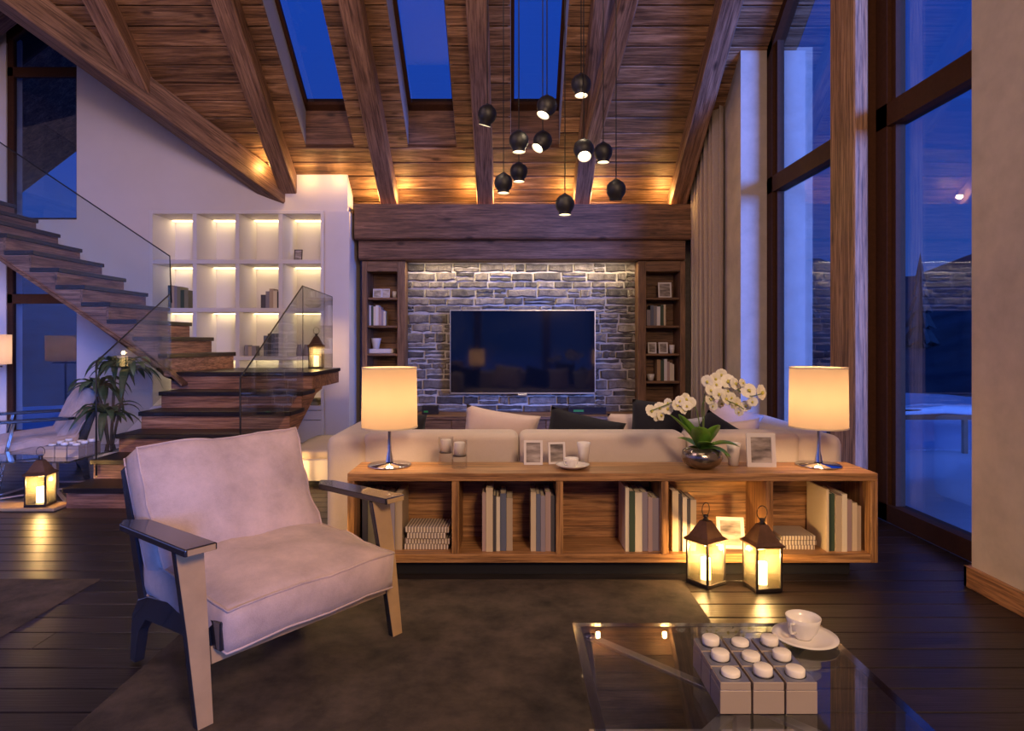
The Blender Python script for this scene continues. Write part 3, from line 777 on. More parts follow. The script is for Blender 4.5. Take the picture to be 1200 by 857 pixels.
photo_frame(x0 + .18, YW + .12, z_, .12, .17, 'small dark photo frame in the top right compartment of the white bookcase', fm='dark_metal')
x0, x1, z_ = cell(3, 1)
t = thing('glass_bowl', 'shallow glass bowl in the right column of the white bookcase', 'bowl', (x1 - .16, YW + .15, z_))
MB().lathe([(0, .005), (.05, .005), (.13, .06), (.135, .06), (.055, 0), (0, 0)], seg=20).build('bowl', 'clear_glass', t)
x0, x1, z_ = cell(3, 2)
for i in range(2):
    tag(MB().lathe([(0, 0), (.04, 0), (.045, .04), (.035, .12), (.025, .15), (.03, .17), (0, .17)], (0, 0, 0), 16).build('jar', 'book_grey', None, (x0 + .2 + i * .1, YW + .12, z_)),
        ['left', 'right'][i] + ' of two small grey jars low in the right column of the white bookcase', 'jar', 'small grey jars')
# folded linens glimpsed under the landing
tag(MB().box(-.2, .2, 0, .2, 0, .05).box(-.19, .19, .01, .2, .055, .10).bevel(.01, 2).build('folded_linen', 'book_olive', None, (BX0 + (cells[3][0] + cells[3][1]) / 2 + .03, YW + .05, SZ[3] + .031)),
    'folded olive linen in the niche below the stair landing', 'linen')

# ================================================================== TV WALL JOINERY
def col_shelf(x0, x1, side):
    t = thing('wall_shelf', ('left' if side < 0 else 'right') + ' dark wooden niche shelf beside the stone wall', 'shelf', (x0, 9.72, 0), 0, 'niche shelves beside the stone wall')
    W_ = x1 - x0; wo, wi = (.08, .12) if side < 0 else (.12, .08)
    H_ = 2.705
    def q(a, b_, c_, d_, e_, f_, nm, mt): return MB().box(a, b_, c_, d_, e_, f_).bevel(.004, 1).build(nm, mt, t)
    q(0, wo, 0, .45, 0, H_, 'side_panel', 'shelf_wood_z'); q(W_ - wi, W_, 0, .45, 0, H_, 'side_panel', 'shelf_wood_z')
    q(wo, W_ - wi, .0, .45, H_ - .16, H_, 'top_panel', 'shelf_wood_x')
    for k in range(14): q(wo, W_ - wi, .42, .445, H_ - .16 - .18 * (k + 1) + .003, H_ - .16 - .18 * k, 'back_plank', 'shelf_wood_x')
    zs = [1.5 - (y - 400) / F * 9.72 for y in (348.5, 381.5, 414.5, 447, 479)] + [.1]
    for z_ in zs: q(wo, W_ - wi, .03, .42, z_ - .035, z_, 'shelf', 'shelf_wood_x')
    return zs
SL0, SL1, SR0, SR1 = -2.25, -1.60, 1.89, 2.60
zs = col_shelf(SL0, SL1, -1); col_shelf(SR0, SR1, 1)
YB = 9.85
G = 'books on the dark niche shelves'
for x, w_ in ((442, .13), (452, .12)):
    photo_frame(XP(x, YB), YB, zs[0], w_, .14, ('left' if x == 442 else 'second') + ' small white photo frame on the top left niche shelf', 'small frames on the left niche shelf')
tag(MB().lathe([(0, 0), (.03, 0), (.035, .1), (0, .1)], seg=14).build('cup', 'white_ceramic', None, (XP(462, YB), YB + .03, zs[0])), 'small white cup beside the frames on the top left niche shelf', 'cup')
book_row(XP(432, YB), YB, zs[1], [(.035, .31, .2, 'white'), (.035, .30, .2, 'dark green'), (.03, .29, .2, 'ivory'), (.045, .31, .2, 'white'), (.04, .28, .2, 'dusty pink'), (.03, .24, .2, 'lavender'), (.035, .22, .2, 'ivory')], 'on the left niche shelf', G)
tag(MB().box(-.19, .19, 0, .25, 0, .07).bevel(.01, 2).build('box', 'white_lacquer', None, (XP(446, YB), YB, zs[2])), 'flat white box on the left niche shelf under the pot', 'box')
tag(MB().lathe([(0, 0), (.05, 0), (.075, .14), (.08, .16), (.07, .16), (.05, .03), (0, .03)], seg=18).build('pot', 'white_ceramic', None, (XP(439, YB), YB + .1, zs[2] + .0705)), 'small white pot standing on the flat white box', 'pot')
photo_frame(XP(779.5, YB), YB, zs[0], .20, .24, 'white photo frame alone on the top right niche shelf', border=.022)
book_row(XP(758, YB), YB, zs[1], [(.055, .24, .2, 'lavender'), (.05, .31, .2, 'slate blue'), (.045, .30, .2, 'grey'), (.05, .29, .2, 'white'), (.05, .31, .2, 'dark green'), (.03, .32, .2, 'cream')], 'on the upper right niche shelf', G)
photo_frame(XP(764.5, YB), YB, zs[2], .13, .17, 'left white photo frame of the pair on the middle right niche shelf', border=.02)
photo_frame(XP(777.5, YB), YB, zs[2], .14, .17, 'right white photo frame of the pair on the middle right niche shelf', border=.02)
tag(MB().lathe([(0, 0), (.035, 0), (.04, .13), (0, .13)], seg=14).build('cup', 'white_ceramic', None, (XP(788, YB), YB + .03, zs[2])), 'white cup beside two frames on the middle right niche shelf', 'cup')
tag(MB().lathe([(0, 0), (.04, 0), (.06, .10), (.05, .10), (.035, .02), (0, .02)], seg=14).build('cup', 'white_ceramic', None, (XP(763, YB), YB + .03, zs[3])), 'small white cup on the lower right niche shelf left of the books', 'cup')
book_row(XP(770, YB), YB, zs[3], [(.055, .32, .2, 'tan'), (.05, .31, .2, 'dark green'), (.045, .33, .2, 'white'), (.04, .29, .2, 'dusty pink'), (.035, .27, .2, 'ivory'), (.03, .25, .2, 'ivory')], 'on the lower right niche shelf', G)

# ---- television and the cabinet below it
tv = thing('television', 'large wall-mounted flat television with thin silver frame on the stone wall', 'television', (XP(612.5, 9.80), 9.80, 1.338))
W2, H2 = 1.10, .635
MB().box(-W2 + .012, W2 - .012, 0, .04, -H2 + .02, H2 - .012).build('screen', 'screen', tv)
MB().box(-W2, -W2 + .012, -.006, .05, -H2, H2).box(W2 - .012, W2, -.006, .05, -H2, H2).box(-W2, W2, -.006, .05, H2 - .012, H2).box(-W2, W2, -.006, .05, -H2, -H2 + .022).build('frame', 'silver', tv)
MB().box(-.07, .07, -.01, .03, -H2 - .035, -H2).bevel(.004, 1).build('badge', 'silver', tv)
MB().box(-.4, .4, .05, .16, -.3, .3).build('wall_mount', 'black_matte', tv)
mc = thing('media_cabinet', 'long low wooden media cabinet under the television', 'cabinet', (XP(612, 9.4), 9.30, 0))
MB().box(-1.72, 1.72, -.02, .62, .375, .425).bevel(.005, 1).build('cabinet_top', 'shelf_wood_x', mc)
MB().box(-1.70, 1.70, .02, .60, .06, .374).build('body', 'shelf_wood_x', mc)
for k in range(5): MB().box(-1.69 + k * .678, -1.69 + k * .678 + .668, .0, .02, .075, .365).bevel(.003, 1).build('door', 'shelf_wood_x', mc)
t = thing('media_box', 'small black box with a green light at the left end of the media cabinet', 'box', (XP(504, 9.5), 9.5, .4255))
MB().box(-.12, .12, 0, .15, 0, .13).bevel(.006, 1).build('case', 'black_lacquer', t); MB().box(-.09, -.03, -.004, 0, .03, .055).build('green_light', 'green_led', t)
t = thing('disc_player', 'low wide black player with a green display on the media cabinet', 'player', (XP(688, 9.5), 9.5, .4255))
MB().box(-.28, .28, 0, .22, 0, .11).bevel(.006, 1).build('case', 'black_lacquer', t); MB().box(-.2, -.05, -.004, 0, .04, .07).build('green_display', 'green_led', t)

# ================================================================== CURTAIN
m_ = MB(); bm = m_.bm; N_ = 150; col_ = []
for i in range(N_ + 1):
    y_ = 8.48 + 1.18 * i / N_
    x_ = 2.695 + .055 * math.sin(i * .52) + .02 * math.sin(i * .23 + 1)
    zt = zc(y_) - .06
    col_.append([bm.verts.new((x_ + .008 * math.sin(i * 1.1 + k), y_, .02 + (zt - .02) * k / 6)) for k in range(7)])
for A, B in zip(col_, col_[1:]):
    for k in range(6): bm.faces.new((A[k], B[k], B[k + 1], A[k + 1])).smooth = True
cu = tag(m_.build('curtain', 'curtain'), 'floor-length taupe curtain gathered in folds right of the niche shelf', 'curtain')
so = cu.modifiers.new('thick', 'SOLIDIFY'); so.thickness = .006
# ================================================================== RUGS
def rug(x0, x1, y0, y1, lb):
    m_ = MB(); bm = m_.bm; nx, ny = 60, 60; G_ = {}
    for i in range(nx + 1):
        for j in range(ny + 1):
            x, y_ = x0 + (x1 - x0) * i / nx, y0 + (y1 - y0) * j / ny
            e_ = 1 if 0 < i < nx and 0 < j < ny else 0
            G_[i, j] = bm.verts.new((x + (0 if e_ else rnd.uniform(-.003, .003)), y_, .001 + e_ * (.011 + .004 * noise.noise(Vector((x * 9, y_ * 9, 0))))))
    for i in range(nx):
        for j in range(ny): bm.faces.new((G_[i, j], G_[i + 1, j], G_[i + 1, j + 1], G_[i, j + 1])).smooth = True
    return tag(m_.build('rug', 'rug'), lb, 'rug')
rug(-1.70, 1.065, .3, 4.08, 'large dark brown rug under the armchair and the glass table')
rug(-5.6, -2.585, 1.2, 4.09, 'dark brown rug at the left edge of the floor')

# ================================================================== ARMCHAIRS
def armchair(loc, rz, label):
    t = thing('armchair', label, 'armchair', loc, rz, 'wide lounge armchairs')
    # seat cushion
    m_, top_, bot_ = cushion_bm(.86, .74, .17, .048, .024, 16, 1, .008)
    sc_ = m_.smooth().build('seat_cushion', 'cushion_pink', t, (.035, .335, .385), (R(5), 0, 0)); sc_['label'] = 'pale pinkish seat cushion with piped edges'
    MB().tube(top_, .0055, 6, closed=True).tube(bot_, .0055, 6, closed=True).build('piping', 'cushion_pink', sc_)
    m_, top_, bot_ = cushion_bm(.84, .61, .15, .04, .02, 16, 4, .014)
    # back cushion: local Z -> faces the sitter
    bc_ = m_.smooth().build('back_cushion', 'cushion_pink', t, (.02, .69, .685), (R(64), 0, 0)); bc_['label'] = 'pale pinkish back cushion with soft wrinkles'
    MB().tube(top_, .0055, 6, closed=True).tube(bot_, .0055, 6, closed=True).build('piping', 'cushion_pink', bc_)
    for s_ in (-1, 1):
        cxx = .03 + s_ * .50
        # armrest: tapering board
        pl = [(cxx + s_ * .065, .02), (cxx - s_ * .065, .02), (cxx - s_ * .055, .58), (cxx + s_ * .02, .67), (cxx + s_ * .065, .60)]
        if s_ < 0: pl = pl[::-1]
        a_ = MB().prism(pl, 'Z', .665, .695).bevel(.006, 2).build('armrest', 'black_lacquer', t)
        MB().box(cxx - .055, cxx + .055, .016, .021, .669, .691).build('end_grain', 'tan_wood', a_)
        # front leg: plank, wide at the top, leaning back
        xi = cxx - s_ * .005
        def leg(y_off, nm, mt, o_=0):
            pts = []
            for z_, yy, ww in ((.0, -.0, .033), (.35, .06, .045), (.664, .125, .058)):
                pts.append((xi - ww + o_, xi + ww - o_, yy + y_off, z_))
            m2 = MB(); rg = []
            th = .03 if nm == 'leg' else .003
            for (a, b_, yy, z_) in pts: rg.append([m2.bm.verts.new(p) for p in ((a, yy, z_), (b_, yy, z_), (b_, yy + th, z_), (a, yy + th, z_))])
            for A, B in zip(rg, rg[1:]):
                for k in range(4): m2.bm.faces.new((A[k], A[(k + 1) % 4], B[(k + 1) % 4], B[k]))
            m2.bm.faces.new(rg[0][::-1]); m2.bm.faces.new(rg[-1])
            return m2
        lg = leg(0, 'leg', '').bevel(.003, 1).build('leg', 'black_lacquer', t)
        fc = leg(-.0035, 'face', '', .003).build('front_face', 'tan_wood', lg); fc['label'] = 'tan wooden front face of the leg'
        # side rail running back and dropping into the rear leg
        xr = .03 + s_ * .42
        prof = [(-.01, .27), (-.01, .385), (.30, .375), (.62, .34), (.72, .30), (.78, .22), (.80, .0), (.745, .0), (.71, .16), (.64, .235), (.30, .255)]
        MB().prism(prof, 'X', xr - .022, xr + .022).bevel(.005, 1).build('side_rail', 'black_lacquer', t)
        # back upright
        MB().prism([(.64, .30), (.72, .30), (.91, .87), (.86, .90)], 'X', xr - .02, xr + .02).bevel(.006, 1).build('back_post', 'black_lacquer', t)
    MB().prism([(.035, .215), (.055, .205), (.065, .275), (.045, .28)], 'X', -.42, .48).build('front_rail', 'tan_wood', t)
    MB().prism([(.73, .35), (.75, .34), (.92, .90), (.90, .91)], 'X', -.37, .43).build('back_panel', 'black_lacquer', t)
    MB().box(-.37, .43, .02, .70, .27, .29).build('seat_base', 'black_lacquer', t)
    return t
ch = armchair((-.90, 2.87, .012), R(52.6), 'armchair with a pale pinkish cushion and dark wooden arms, in the left foreground')
c2 = copy_tree(ch); c2['label'] = 'pale armchair by the window at the far left, beyond the lantern'
c2.location = (-5.52, 6.95, 0); c2.rotation_euler = (0, 0, R(-52))

# ================================================================== SIDEBOARD
SF, SB, S0, S1 = 4.12, 4.51, .09, .66
X0, X1 = XP(407, SF), XP(1029, SF)
sb = thing('sideboard', 'long open wooden sideboard behind the sofa, filled with books', 'sideboard', ((X0 + X1) / 2, SF, 0))
ox = (X0 + X1) / 2; D_ = SB - SF
MB().box(X0 - ox, X1 - ox, 0, D_, S1 - .05, S1).bevel(.003, 1).build('top_board', 'oak_x', sb)
MB().box(X0 - ox + .045, X1 - ox - .045, .002, D_, S0, S0 + .055).bevel(.003, 1).build('bottom_board', 'oak_x', sb)
MB().box(X0 - ox, X0 - ox + .045, .0, D_, S0, S1 - .05).bevel(.003, 1).build('side_panel', 'oak_z', sb)
MB().box(X1 - ox - .045, X1 - ox, .0, D_, S0, S1 - .05).bevel(.003, 1).build('side_panel', 'oak_z', sb)
DV = [XP(x, SF) for x in (533.5, 656, 779.5, 902.5)]
for x in DV: MB().box(x - .022 - ox, x + .022 - ox, .004, D_ - .02, S0 + .055, S1 - .05).bevel(.003, 1).build('divider', 'oak_z', sb)
for k in range(6):
    z0 = S0 + .055 + k * .0775
    MB().box(X0 - ox + .045, X1 - ox - .045, D_ - .02, D_ - .002, z0 + .001, min(z0 + .0765, S1 - .05)).build('back_plank', 'oak_x', sb)
MB().box(X0 - ox + .15, X1 - ox - .15, .06, D_ - .04, 0, S0).build('plinth', 'black_matte', sb)
ZS = S0 + .0555; YK = SF + .05
GB = 'books in the wooden sideboard'
def px_row(xa, xb, Yd, specs, where, y=None):
    tot = sum(s_[0] for s_ in specs); wid = (xb - xa) / F * Yd; k = wid / tot
    book_row(XP(xa, Yd), y or Yd, ZS, [(s_[0] * k - .0015, s_[1], s_[2], s_[3]) for s_ in specs], where, GB, .02)
px_row(424, 471, YK + .02, [(1, .36, .26, 'dark grey'), (1.5, .37, .27, 'olive'), (1.2, .36, .25, 'beige'), (.9, .35, .25, 'cream'), (.8, .34, .25, 'lavender'), (1.2, .37, .26, 'beige')], 'in the first sideboard bay behind the armrest')
px_row(565, 601, YK, [(.6, .38, .24, 'dusty pink'), (1.1, .41, .26, 'cream'), (.5, .36, .22, 'dark grey'), (.6, .35, .22, 'ivory'), (1.0, .37, .24, 'slate blue'), (1.0, .34, .22, 'beige')], 'in the middle of the second sideboard bay')
px_row(622, 651, YK, [(1.0, .38, .24, 'cream'), (.8, .37, .24, 'slate blue'), (.9, .36, .23, 'lavender'), (1.0, .38, .24, 'dusty pink'), (.8, .36, .22, 'dark grey')], 'at the right end of the second sideboard bay')
px_row(733, 774, YK, [(.6, .41, .27, 'ivory'), (.9, .39, .26, 'dark green'), (1.1, .38, .25, 'ivory'), (.9, .38, .25, 'lavender'), (.7, .35, .24, 'dusty pink'), (1.2, .34, .24, 'lavender')], 'in the third sideboard bay')
px_row(788, 817, YK, [(1.1, .39, .27, 'cream'), (.7, .37, .25, 'dark grey'), (.8, .35, .25, 'ivory'), (.6, .34, .25, 'dark grey'), (1.1, .33, .24, 'cream')], 'in the fourth sideboard bay behind the lantern')
px_row(969, 1011, YK, [(.5, .40, .28, 'cream'), (1.2, .37, .26, 'dark green'), (1.2, .36, .26, 'beige'), (1.0, .37, .26, 'ivory'), (1.1, .33, .25, 'dusty pink'), (1.0, .31, .25, 'cream'), (.8, .29, .24, 'beige')], 'at the right end of the fifth sideboard bay')
def mags(cx_, y, n_, w_, d_, t_, where):
    z = ZS
    for i in range(n_):
        ww = w_ * rnd.uniform(.84, 1); o = MB().box(-ww / 2, ww / 2, 0, d_ * rnd.uniform(.85, 1), 0, t_ - .0015).bevel(.002, 1).build('magazine', 'magazine', None, (cx_ + rnd.uniform(-.01, .01), y + rnd.uniform(0, .02), z), (0, 0, rnd.uniform(-.05, .05)))
        nm = 'bottom' if i == 0 else ('topmost' if i == n_ - 1 else ORD[i] + ' from the bottom')
        tag(o, 'striped magazine, %s of the stack %s' % (nm, where), 'magazine', 'magazine stacks in the sideboard'); z += t_
mags(XP(499, YK + .05), YK + .03, 4, .30, .24, .037, 'in the first sideboard bay')
mags(XP(934, YK + .05), YK + .03, 3, .25, .24, .030, 'in the fifth sideboard bay')
photo_frame(XP(861, YK), YK + .06, ZS, .175, .20, 'white photo frame leaning between the two lanterns in the sideboard', border=.022, lean=R(14), rz=R(-6))

# ---- things on the sideboard
def table_lamp(x, y, label):
    t = thing('table_lamp', label, 'lamp', (x, y, S1 + .0005), 0, 'table lamps on the sideboard')
    MB().lathe([(0, 0), (.142, 0), (.146, .006), (.142, .012), (.03, .018), (.022, .03), (0, .03)], seg=40).build('base', 'chrome', t)
    MB().lathe([(.026, .028), (.022, .06), (.013, .10), (.011, .26), (.016, .28), (0, .29)], seg=20).build('stem', 'chrome', t)
    MB().lathe([(.186, .262), (.181, .66)], seg=48).build('lamp_shade', 'lamp_shade', t)
    MB().lathe([(.188, .258), (.188, .268), (.184, .268), (.184, .258), (.188, .258)], seg=48).build('trim', 'book_cream', t)
    MB().lathe([(.183, .655), (.183, .665), (.179, .665), (.179, .655), (.183, .655)], seg=48).build('trim', 'book_cream', t)
    MB().lathe([(0, .40), (.02, .41), (.03, .44), (.02, .47), (0, .48)], seg=12).build('bulb', 'bulb', t)
    l_ = light('POINT', 'lamp_light', (0, 0, .45), 15, (1, .60, .27), radius=.07); l_.parent = t
    return t
table_lamp(XP(456.5, 4.37), 4.37, 'glowing table lamp with cream drum shade on the left end of the sideboard')
table_lamp(XP(959, 4.37), 4.37, 'glowing table lamp with cream drum shade on the right end of the sideboard')
def candle_glass(x, y, lb):
    t = thing('candle_glass', lb, 'candle holder', (x, y, S1 + .0005), 0, 'glass candle holders')
    MB().lathe([(0, 0), (.05, 0), (.052, .004), (.052, .185), (.049, .185), (.049, .012), (0, .012)], seg=28).build('glass', 'clear_glass', t)
    MB().lathe([(0, .085), (.036, .085), (.037, .165), (.033, .17), (0, .168)], seg=20).build('candle', 'candle_white', t)
    MB().lathe([(0, .078), (.047, .078), (.047, .084), (0, .084)], seg=20).build('tray', 'dark_metal', t)
candle_glass(XP(522.5, 4.43), 4.43, 'glass candle holder behind its neighbour, nearer the sofa'); candle_glass(XP(538.5, 4.31), 4.30, 'glass candle holder nearest the front edge of the sideboard')
YT = 4.40
photo_frame(XP(625, YT), YT, S1 + .0005, .128, .165, 'small white photo frame left of the pair on the sideboard', border=.016)
photo_frame(XP(653, YT + .03), YT + .03, S1 + .0005, .118, .148, 'small white photo frame behind the espresso cup', border=.014, rz=R(8))
photo_frame(XP(893, 4.32), 4.32, S1 + .0005, .19, .225, 'larger white photo frame between the orchid and the right lamp', border=.028, rz=R(-4))
def cup(parent, loc, s_=1.0, rz=0):
    c_ = MB().lathe([(0, .004), (.022, .004), (.024, 0), (.026, .004), (.040, .022), (.048, .05), (.052, .066), (.050, .067), (.045, .05), (.037, .024), (.02, .010), (0, .009)], seg=28).build('cup', 'white_ceramic', parent, loc, (0, 0, rz))
    c_.scale = (s_, s_, s_)
    MB().tube([(-.046, 0, .055), (-.062, 0, .057), (-.072, 0, .045), (-.066, 0, .030), (-.040, 0, .026)], .0045, 8).build('handle', 'white_ceramic', c_)
    return c_
t = thing('saucer', 'small white saucer in front of the small frames on the sideboard', 'saucer', (XP(671, 4.27), 4.27, S1 + .0005))
MB().lathe([(0, 0), (.05, 0), (.10, .022), (.112, .032), (.10, .028), (.045, .006), (0, .006)], seg=32).build('plate', 'white_ceramic', t)
t = thing('espresso_cup', 'small white espresso cup on the saucer on the sideboard', 'cup', (XP(669.5, 4.27), 4.27, S1 + .0075)); cup(t, (0, 0, 0), .95, R(40))
tag(MB().lathe([(0, 0), (.030, 0), (.042, .12), (.048, .15), (.044, .15), (.036, .10), (.026, .01), (0, .01)], seg=24).build('tumbler', 'white_ceramic', None, (XP(684, 4.42), 4.42, S1 + .0005)), 'tall white porcelain tumbler beside the espresso cup', 'tumbler')
tag(MB().lathe([(0, 0), (.034, 0), (.042, .11), (.050, .15), (.045, .15), (.036, .10), (.028, .01), (0, .01)], seg=24).build('tumbler', 'white_ceramic', None, (XP(859.5, 4.40), 4.40, S1 + .0005)), 'white porcelain tumbler between the orchid and the larger frame', 'tumbler')

# ---- orchid
OX, OY = XP(822.5, 4.30), 4.30
orc = thing('orchid', 'white orchid with two arching flower sprays in a round dark metallic pot', 'plant', (OX, OY, S1 + .0005))
MB().lathe([(0, 0), (.07, 0), (.115, .03), (.135, .07), (.125, .115), (.09, .135), (.08, .135), (.08, .12), (0, .12)], seg=32).build('pot', 'pebble_pot', orc)
def leaf(parent, base, dir_, length, width, lift, droop, mt, name='leaf', seg=8, fold=.15):
    m2 = MB(); rows_ = []
    d = Vector((dir_[0], dir_[1], 0)).normalized(); sd = Vector((-d.y, d.x, 0))
    for i in range(seg + 1):
        u = i / seg; w_ = width * (math.sin(math.pi * min(1, u * .92 + .08)) ** .7) / 2
        p = Vector(base) + d * (length * u * (1 - .25 * u * droop)) + Vector((0, 0, length * (lift * u - droop * u * u)))
        up = Vector((0, 0, fold * w_ * 2))
        rows_.append([m2.bm.verts.new(p - sd * w_ + up), m2.bm.verts.new(p), m2.bm.verts.new(p + sd * w_ + up)])
    for A, B in zip(rows_, rows_[1:]):
        for k in range(2): m2.bm.faces.new((A[k], B[k], B[k + 1], A[k + 1])).smooth = True
    o = m2.build(name, mt, parent); s2 = o.modifiers.new('t', 'SOLIDIFY'); s2.thickness = .0015
    return o
for dx, dy, L, wd, li, dr in ((-.8, -.35, .20, .12, 1.45, .22), (.15, -.3, .16, .13, 1.35, .2), (-1, -.1, .24, .11, 1.25, .25), (-.15, -.4, .22, .125, 1.1, .3), (.1, -.5, .17, .13, .75, .35), (1, -.25, .27, .11, .55, .45), (.8, -.6, .22, .08, .35, .5), (.3, .8, .2, .08, .7, .4), (-.6, .6, .2, .08, .6, .3), (1, .2, .24, .05, .5, .8)):
    leaf(orc, (0, 0, .12), (dx, dy), L, wd, li, dr, 'leaf_orchid', seg=10)
def spray(pts, n_, r0, cl):
    P_ = [Vector(p) - Vector((OX, OY, S1)) for p in pts]
    # Catmull-Rom
    sm = []
    Q = [P_[0]] + P_ + [P_[-1]]
    for i in range(1, len(Q) - 2):
        for k in range(8):
            u = k / 8; a, b_, c_, d_ = Q[i - 1:i + 3]
            sm.append(.5 * ((2 * b_) + (-a + c_) * u + (2 * a - 5 * b_ + 4 * c_ - d_) * u * u + (-a + 3 * b_ - 3 * c_ + d_) * u ** 3))
    sm.append(P_[-1])
    MB().tube(sm, .0035, 6).build('flower_stem', 'stem', orc)
    return sm
def flower_mesh():
    m2 = MB(); bm = m2.bm
    for k in range(5):
        a = R(90 + 72 * k); wd = .021 if k in (0, 2, 3) else .030; L = .042
        d = Vector((math.cos(a), 0, math.sin(a))); sd = Vector((-d.z, 0, d.x))
        c0 = bm.verts.new((0, 0, 0)); prev = None; ctr = None
        rws = []
        for u, ww in ((.12, .35), (.5, 1), (.82, .85), (1.0, .3)):
            p = d * L * u + Vector((0, -.010 * u + .006 * u * u, 0))
            rws.append([bm.verts.new(p - sd * wd * ww + Vector((0, .004, 0))), bm.verts.new(p), bm.verts.new(p + sd * wd * ww + Vector((0, .004, 0)))])
        bm.faces.new((c0, rws[0][0], rws[0][1])); bm.faces.new((c0, rws[0][1], rws[0][2]))
        for A, B in zip(rws, rws[1:]):
            for q in range(2): bm.faces.new((A[q], B[q], B[q + 1], A[q + 1]))
    for f in bm.faces: f.smooth = True
    m2.lathe([(0, -.012), (.007, -.006), (.009, .002), (.005, .010), (0, .012)], (0, -.010, -.004), 8, 1)
    return m2
fo = flower_mesh().build('flower', ['petal', 'petal_lip'], orc)
flower_me = fo.data; bpy.data.objects.remove(fo)
def blossoms(px_list, Yd):
    for (x, y, s_) in px_list:
        Y_ = Yd + rnd.uniform(-.05, .05); p = Vector(P(x, y, Y_)) - Vector((OX, OY, S1))
        o = link('flower', flower_me, orc, p, (rnd.uniform(-.5, .3), rnd.uniform(-.5, .5), rnd.uniform(-.7, .7))); o.scale = (s_, s_, s_)
sp1 = spray([(OX - .02, OY, S1 + .12), (OX - .01, OY + .03, S1 + .30), P(812, 474, 4.3), P(795, 470, 4.22), P(778, 476, 4.18), P(762, 482, 4.15)], 8, .03, 0)
sp2 = spray([(OX + .01, OY, S1 + .12), (OX + .02, OY + .02, S1 + .32), P(826, 462, 4.32), P(838, 449, 4.30), P(858, 453, 4.25), P(876, 464, 4.2), P(892, 462, 4.15)], 14, .03, 0)
sp3 = spray([(OX + .01, OY, S1 + .12), (OX + .0, OY - .02, S1 + .30), P(824, 472, 4.25), P(842, 467, 4.22), P(862, 474, 4.18), P(872, 480, 4.15)], 8, .03, 0)
blossoms([(763, 482, 1.05), (774, 487, .9), (773, 478, .9), (782, 479, 1), (783, 472, .7), (793, 475, .9), (800, 480, .85), (803, 468, 1), (809, 472, .9), (797, 470, .8), (770, 490, .6), (805, 476, .8)], 4.19)
blossoms([(829, 447, 1.0), (838, 444, 1.0), (845, 439, .95), (840, 451, .9), (853, 447, 1.15), (861, 450, 1.0), (832, 458, .9), (842, 462, 1.0), (850, 468, 1.0), (832, 468, .9), (862, 473, 1.05), (874, 476, .9),
          (877, 458, 1.2), (892, 460, 1.25), (882, 471, .8), (868, 456, .9), (853, 458, .8), (866, 483, .7), (870, 449, .7), (845, 473, .8), (836, 476, .7), (857, 466, .8)], 4.24)

# ================================================================== LANTERNS
def lantern(x, y, z, rz, label, power=9, s_=1.0):
    t = thing('lantern', label, 'lantern', (x, y, z), rz, 'metal candle lanterns'); t.scale = (s_, s_, s_)
    hw_ = .078; H = .27
    MB().box(-hw_ - .008, hw_ + .008, -hw_ - .008, hw_ + .008, 0, .022).bevel(.003, 1).build('base', 'dark_metal', t)
    for a in (-1, 1):
        for b_ in (-1, 1): MB().box(a * hw_ - .006, a * hw_ + .006, b_ * hw_ - .006, b_ * hw_ + .006, .022, H).build('corner_post', 'dark_metal', t)
    for a in (-1, 1):
        MB().box(a * hw_ - .0015, a * hw_ + .0015, -hw_ + .006, hw_ - .006, .022, H).build('glass_pane', 'lantern_glass', t)
        MB().box(-hw_ + .006, hw_ - .006, a * hw_ - .0015, a * hw_ + .0015, .022, H).build('glass_pane', 'lantern_glass', t)
    m2 = MB(); sq = lambda w_, z_: [m2.bm.verts.new((a * w_, b_ * w_, z_)) for a, b_ in ((-1, -1), (1, -1), (1, 1), (-1, 1))]
    rs = [sq(.083, H - .012), sq(.095, H - .004), sq(.095, H + .006), sq(.074, H + .022), sq(.070, H + .028), sq(.026, H + .115), sq(.020, H + .118)]
    for A, B in zip(rs, rs[1:]):
        for k in range(4): m2.bm.faces.new((A[k], A[(k + 1) % 4], B[(k + 1) % 4], B[k]))
    m2.bm.faces.new(rs[0][::-1]); m2.bm.faces.new(rs[-1]); m2.build('roof', 'copper_metal', t)
    MB().lathe([(.014, 0), (.020, .006), (.012, .014), (.018, .024), (.016, .034), (0, .036)], (0, 0, H + .117), 10).build('finial', 'dark_metal', t)
    ring = [(.034 * math.cos(R(a)), 0, H + .185 + .042 * math.sin(R(a))) for a in range(-80, 261, 20)]
    MB().tube(ring, .0028, 6).build('handle', 'dark_metal', t)
    MB().lathe([(0, .023), (.031, .023), (.031, .150), (.024, .155), (0, .150)], seg=18).build('candle', 'candle', t)
    l_ = light('POINT', 'candle_light', (0, 0, .19), power, (1, .60, .22), radius=.02); l_.parent = t
    return t
lantern(XP(827, 4.03), 4.03, 0, R(34), 'lit bronze lantern standing on the floor, left of the pair before the sideboard')
lantern(XP(893, 3.95), 3.95, 0, R(9), 'lit bronze lantern standing on the floor, right of the pair before the sideboard')
lantern(XP(353, 4.0), 4.02, 0, R(20), 'lit lantern on the floor mostly hidden behind the foreground armchair', 8)
lantern(XP(48, 5.82), 5.815, .031, R(8), 'lit lantern on the low platform at the far left', 8, 1.05)
lantern(XP(368, 8.7), 8.80, LZ + .001, R(10), 'lit lantern standing on the stair landing', 8, 1.12)
lantern(XP(338, 6.5), 6.42, 0, R(10), 'lit lantern on the floor before the white bench, hidden by the armchair', 9)

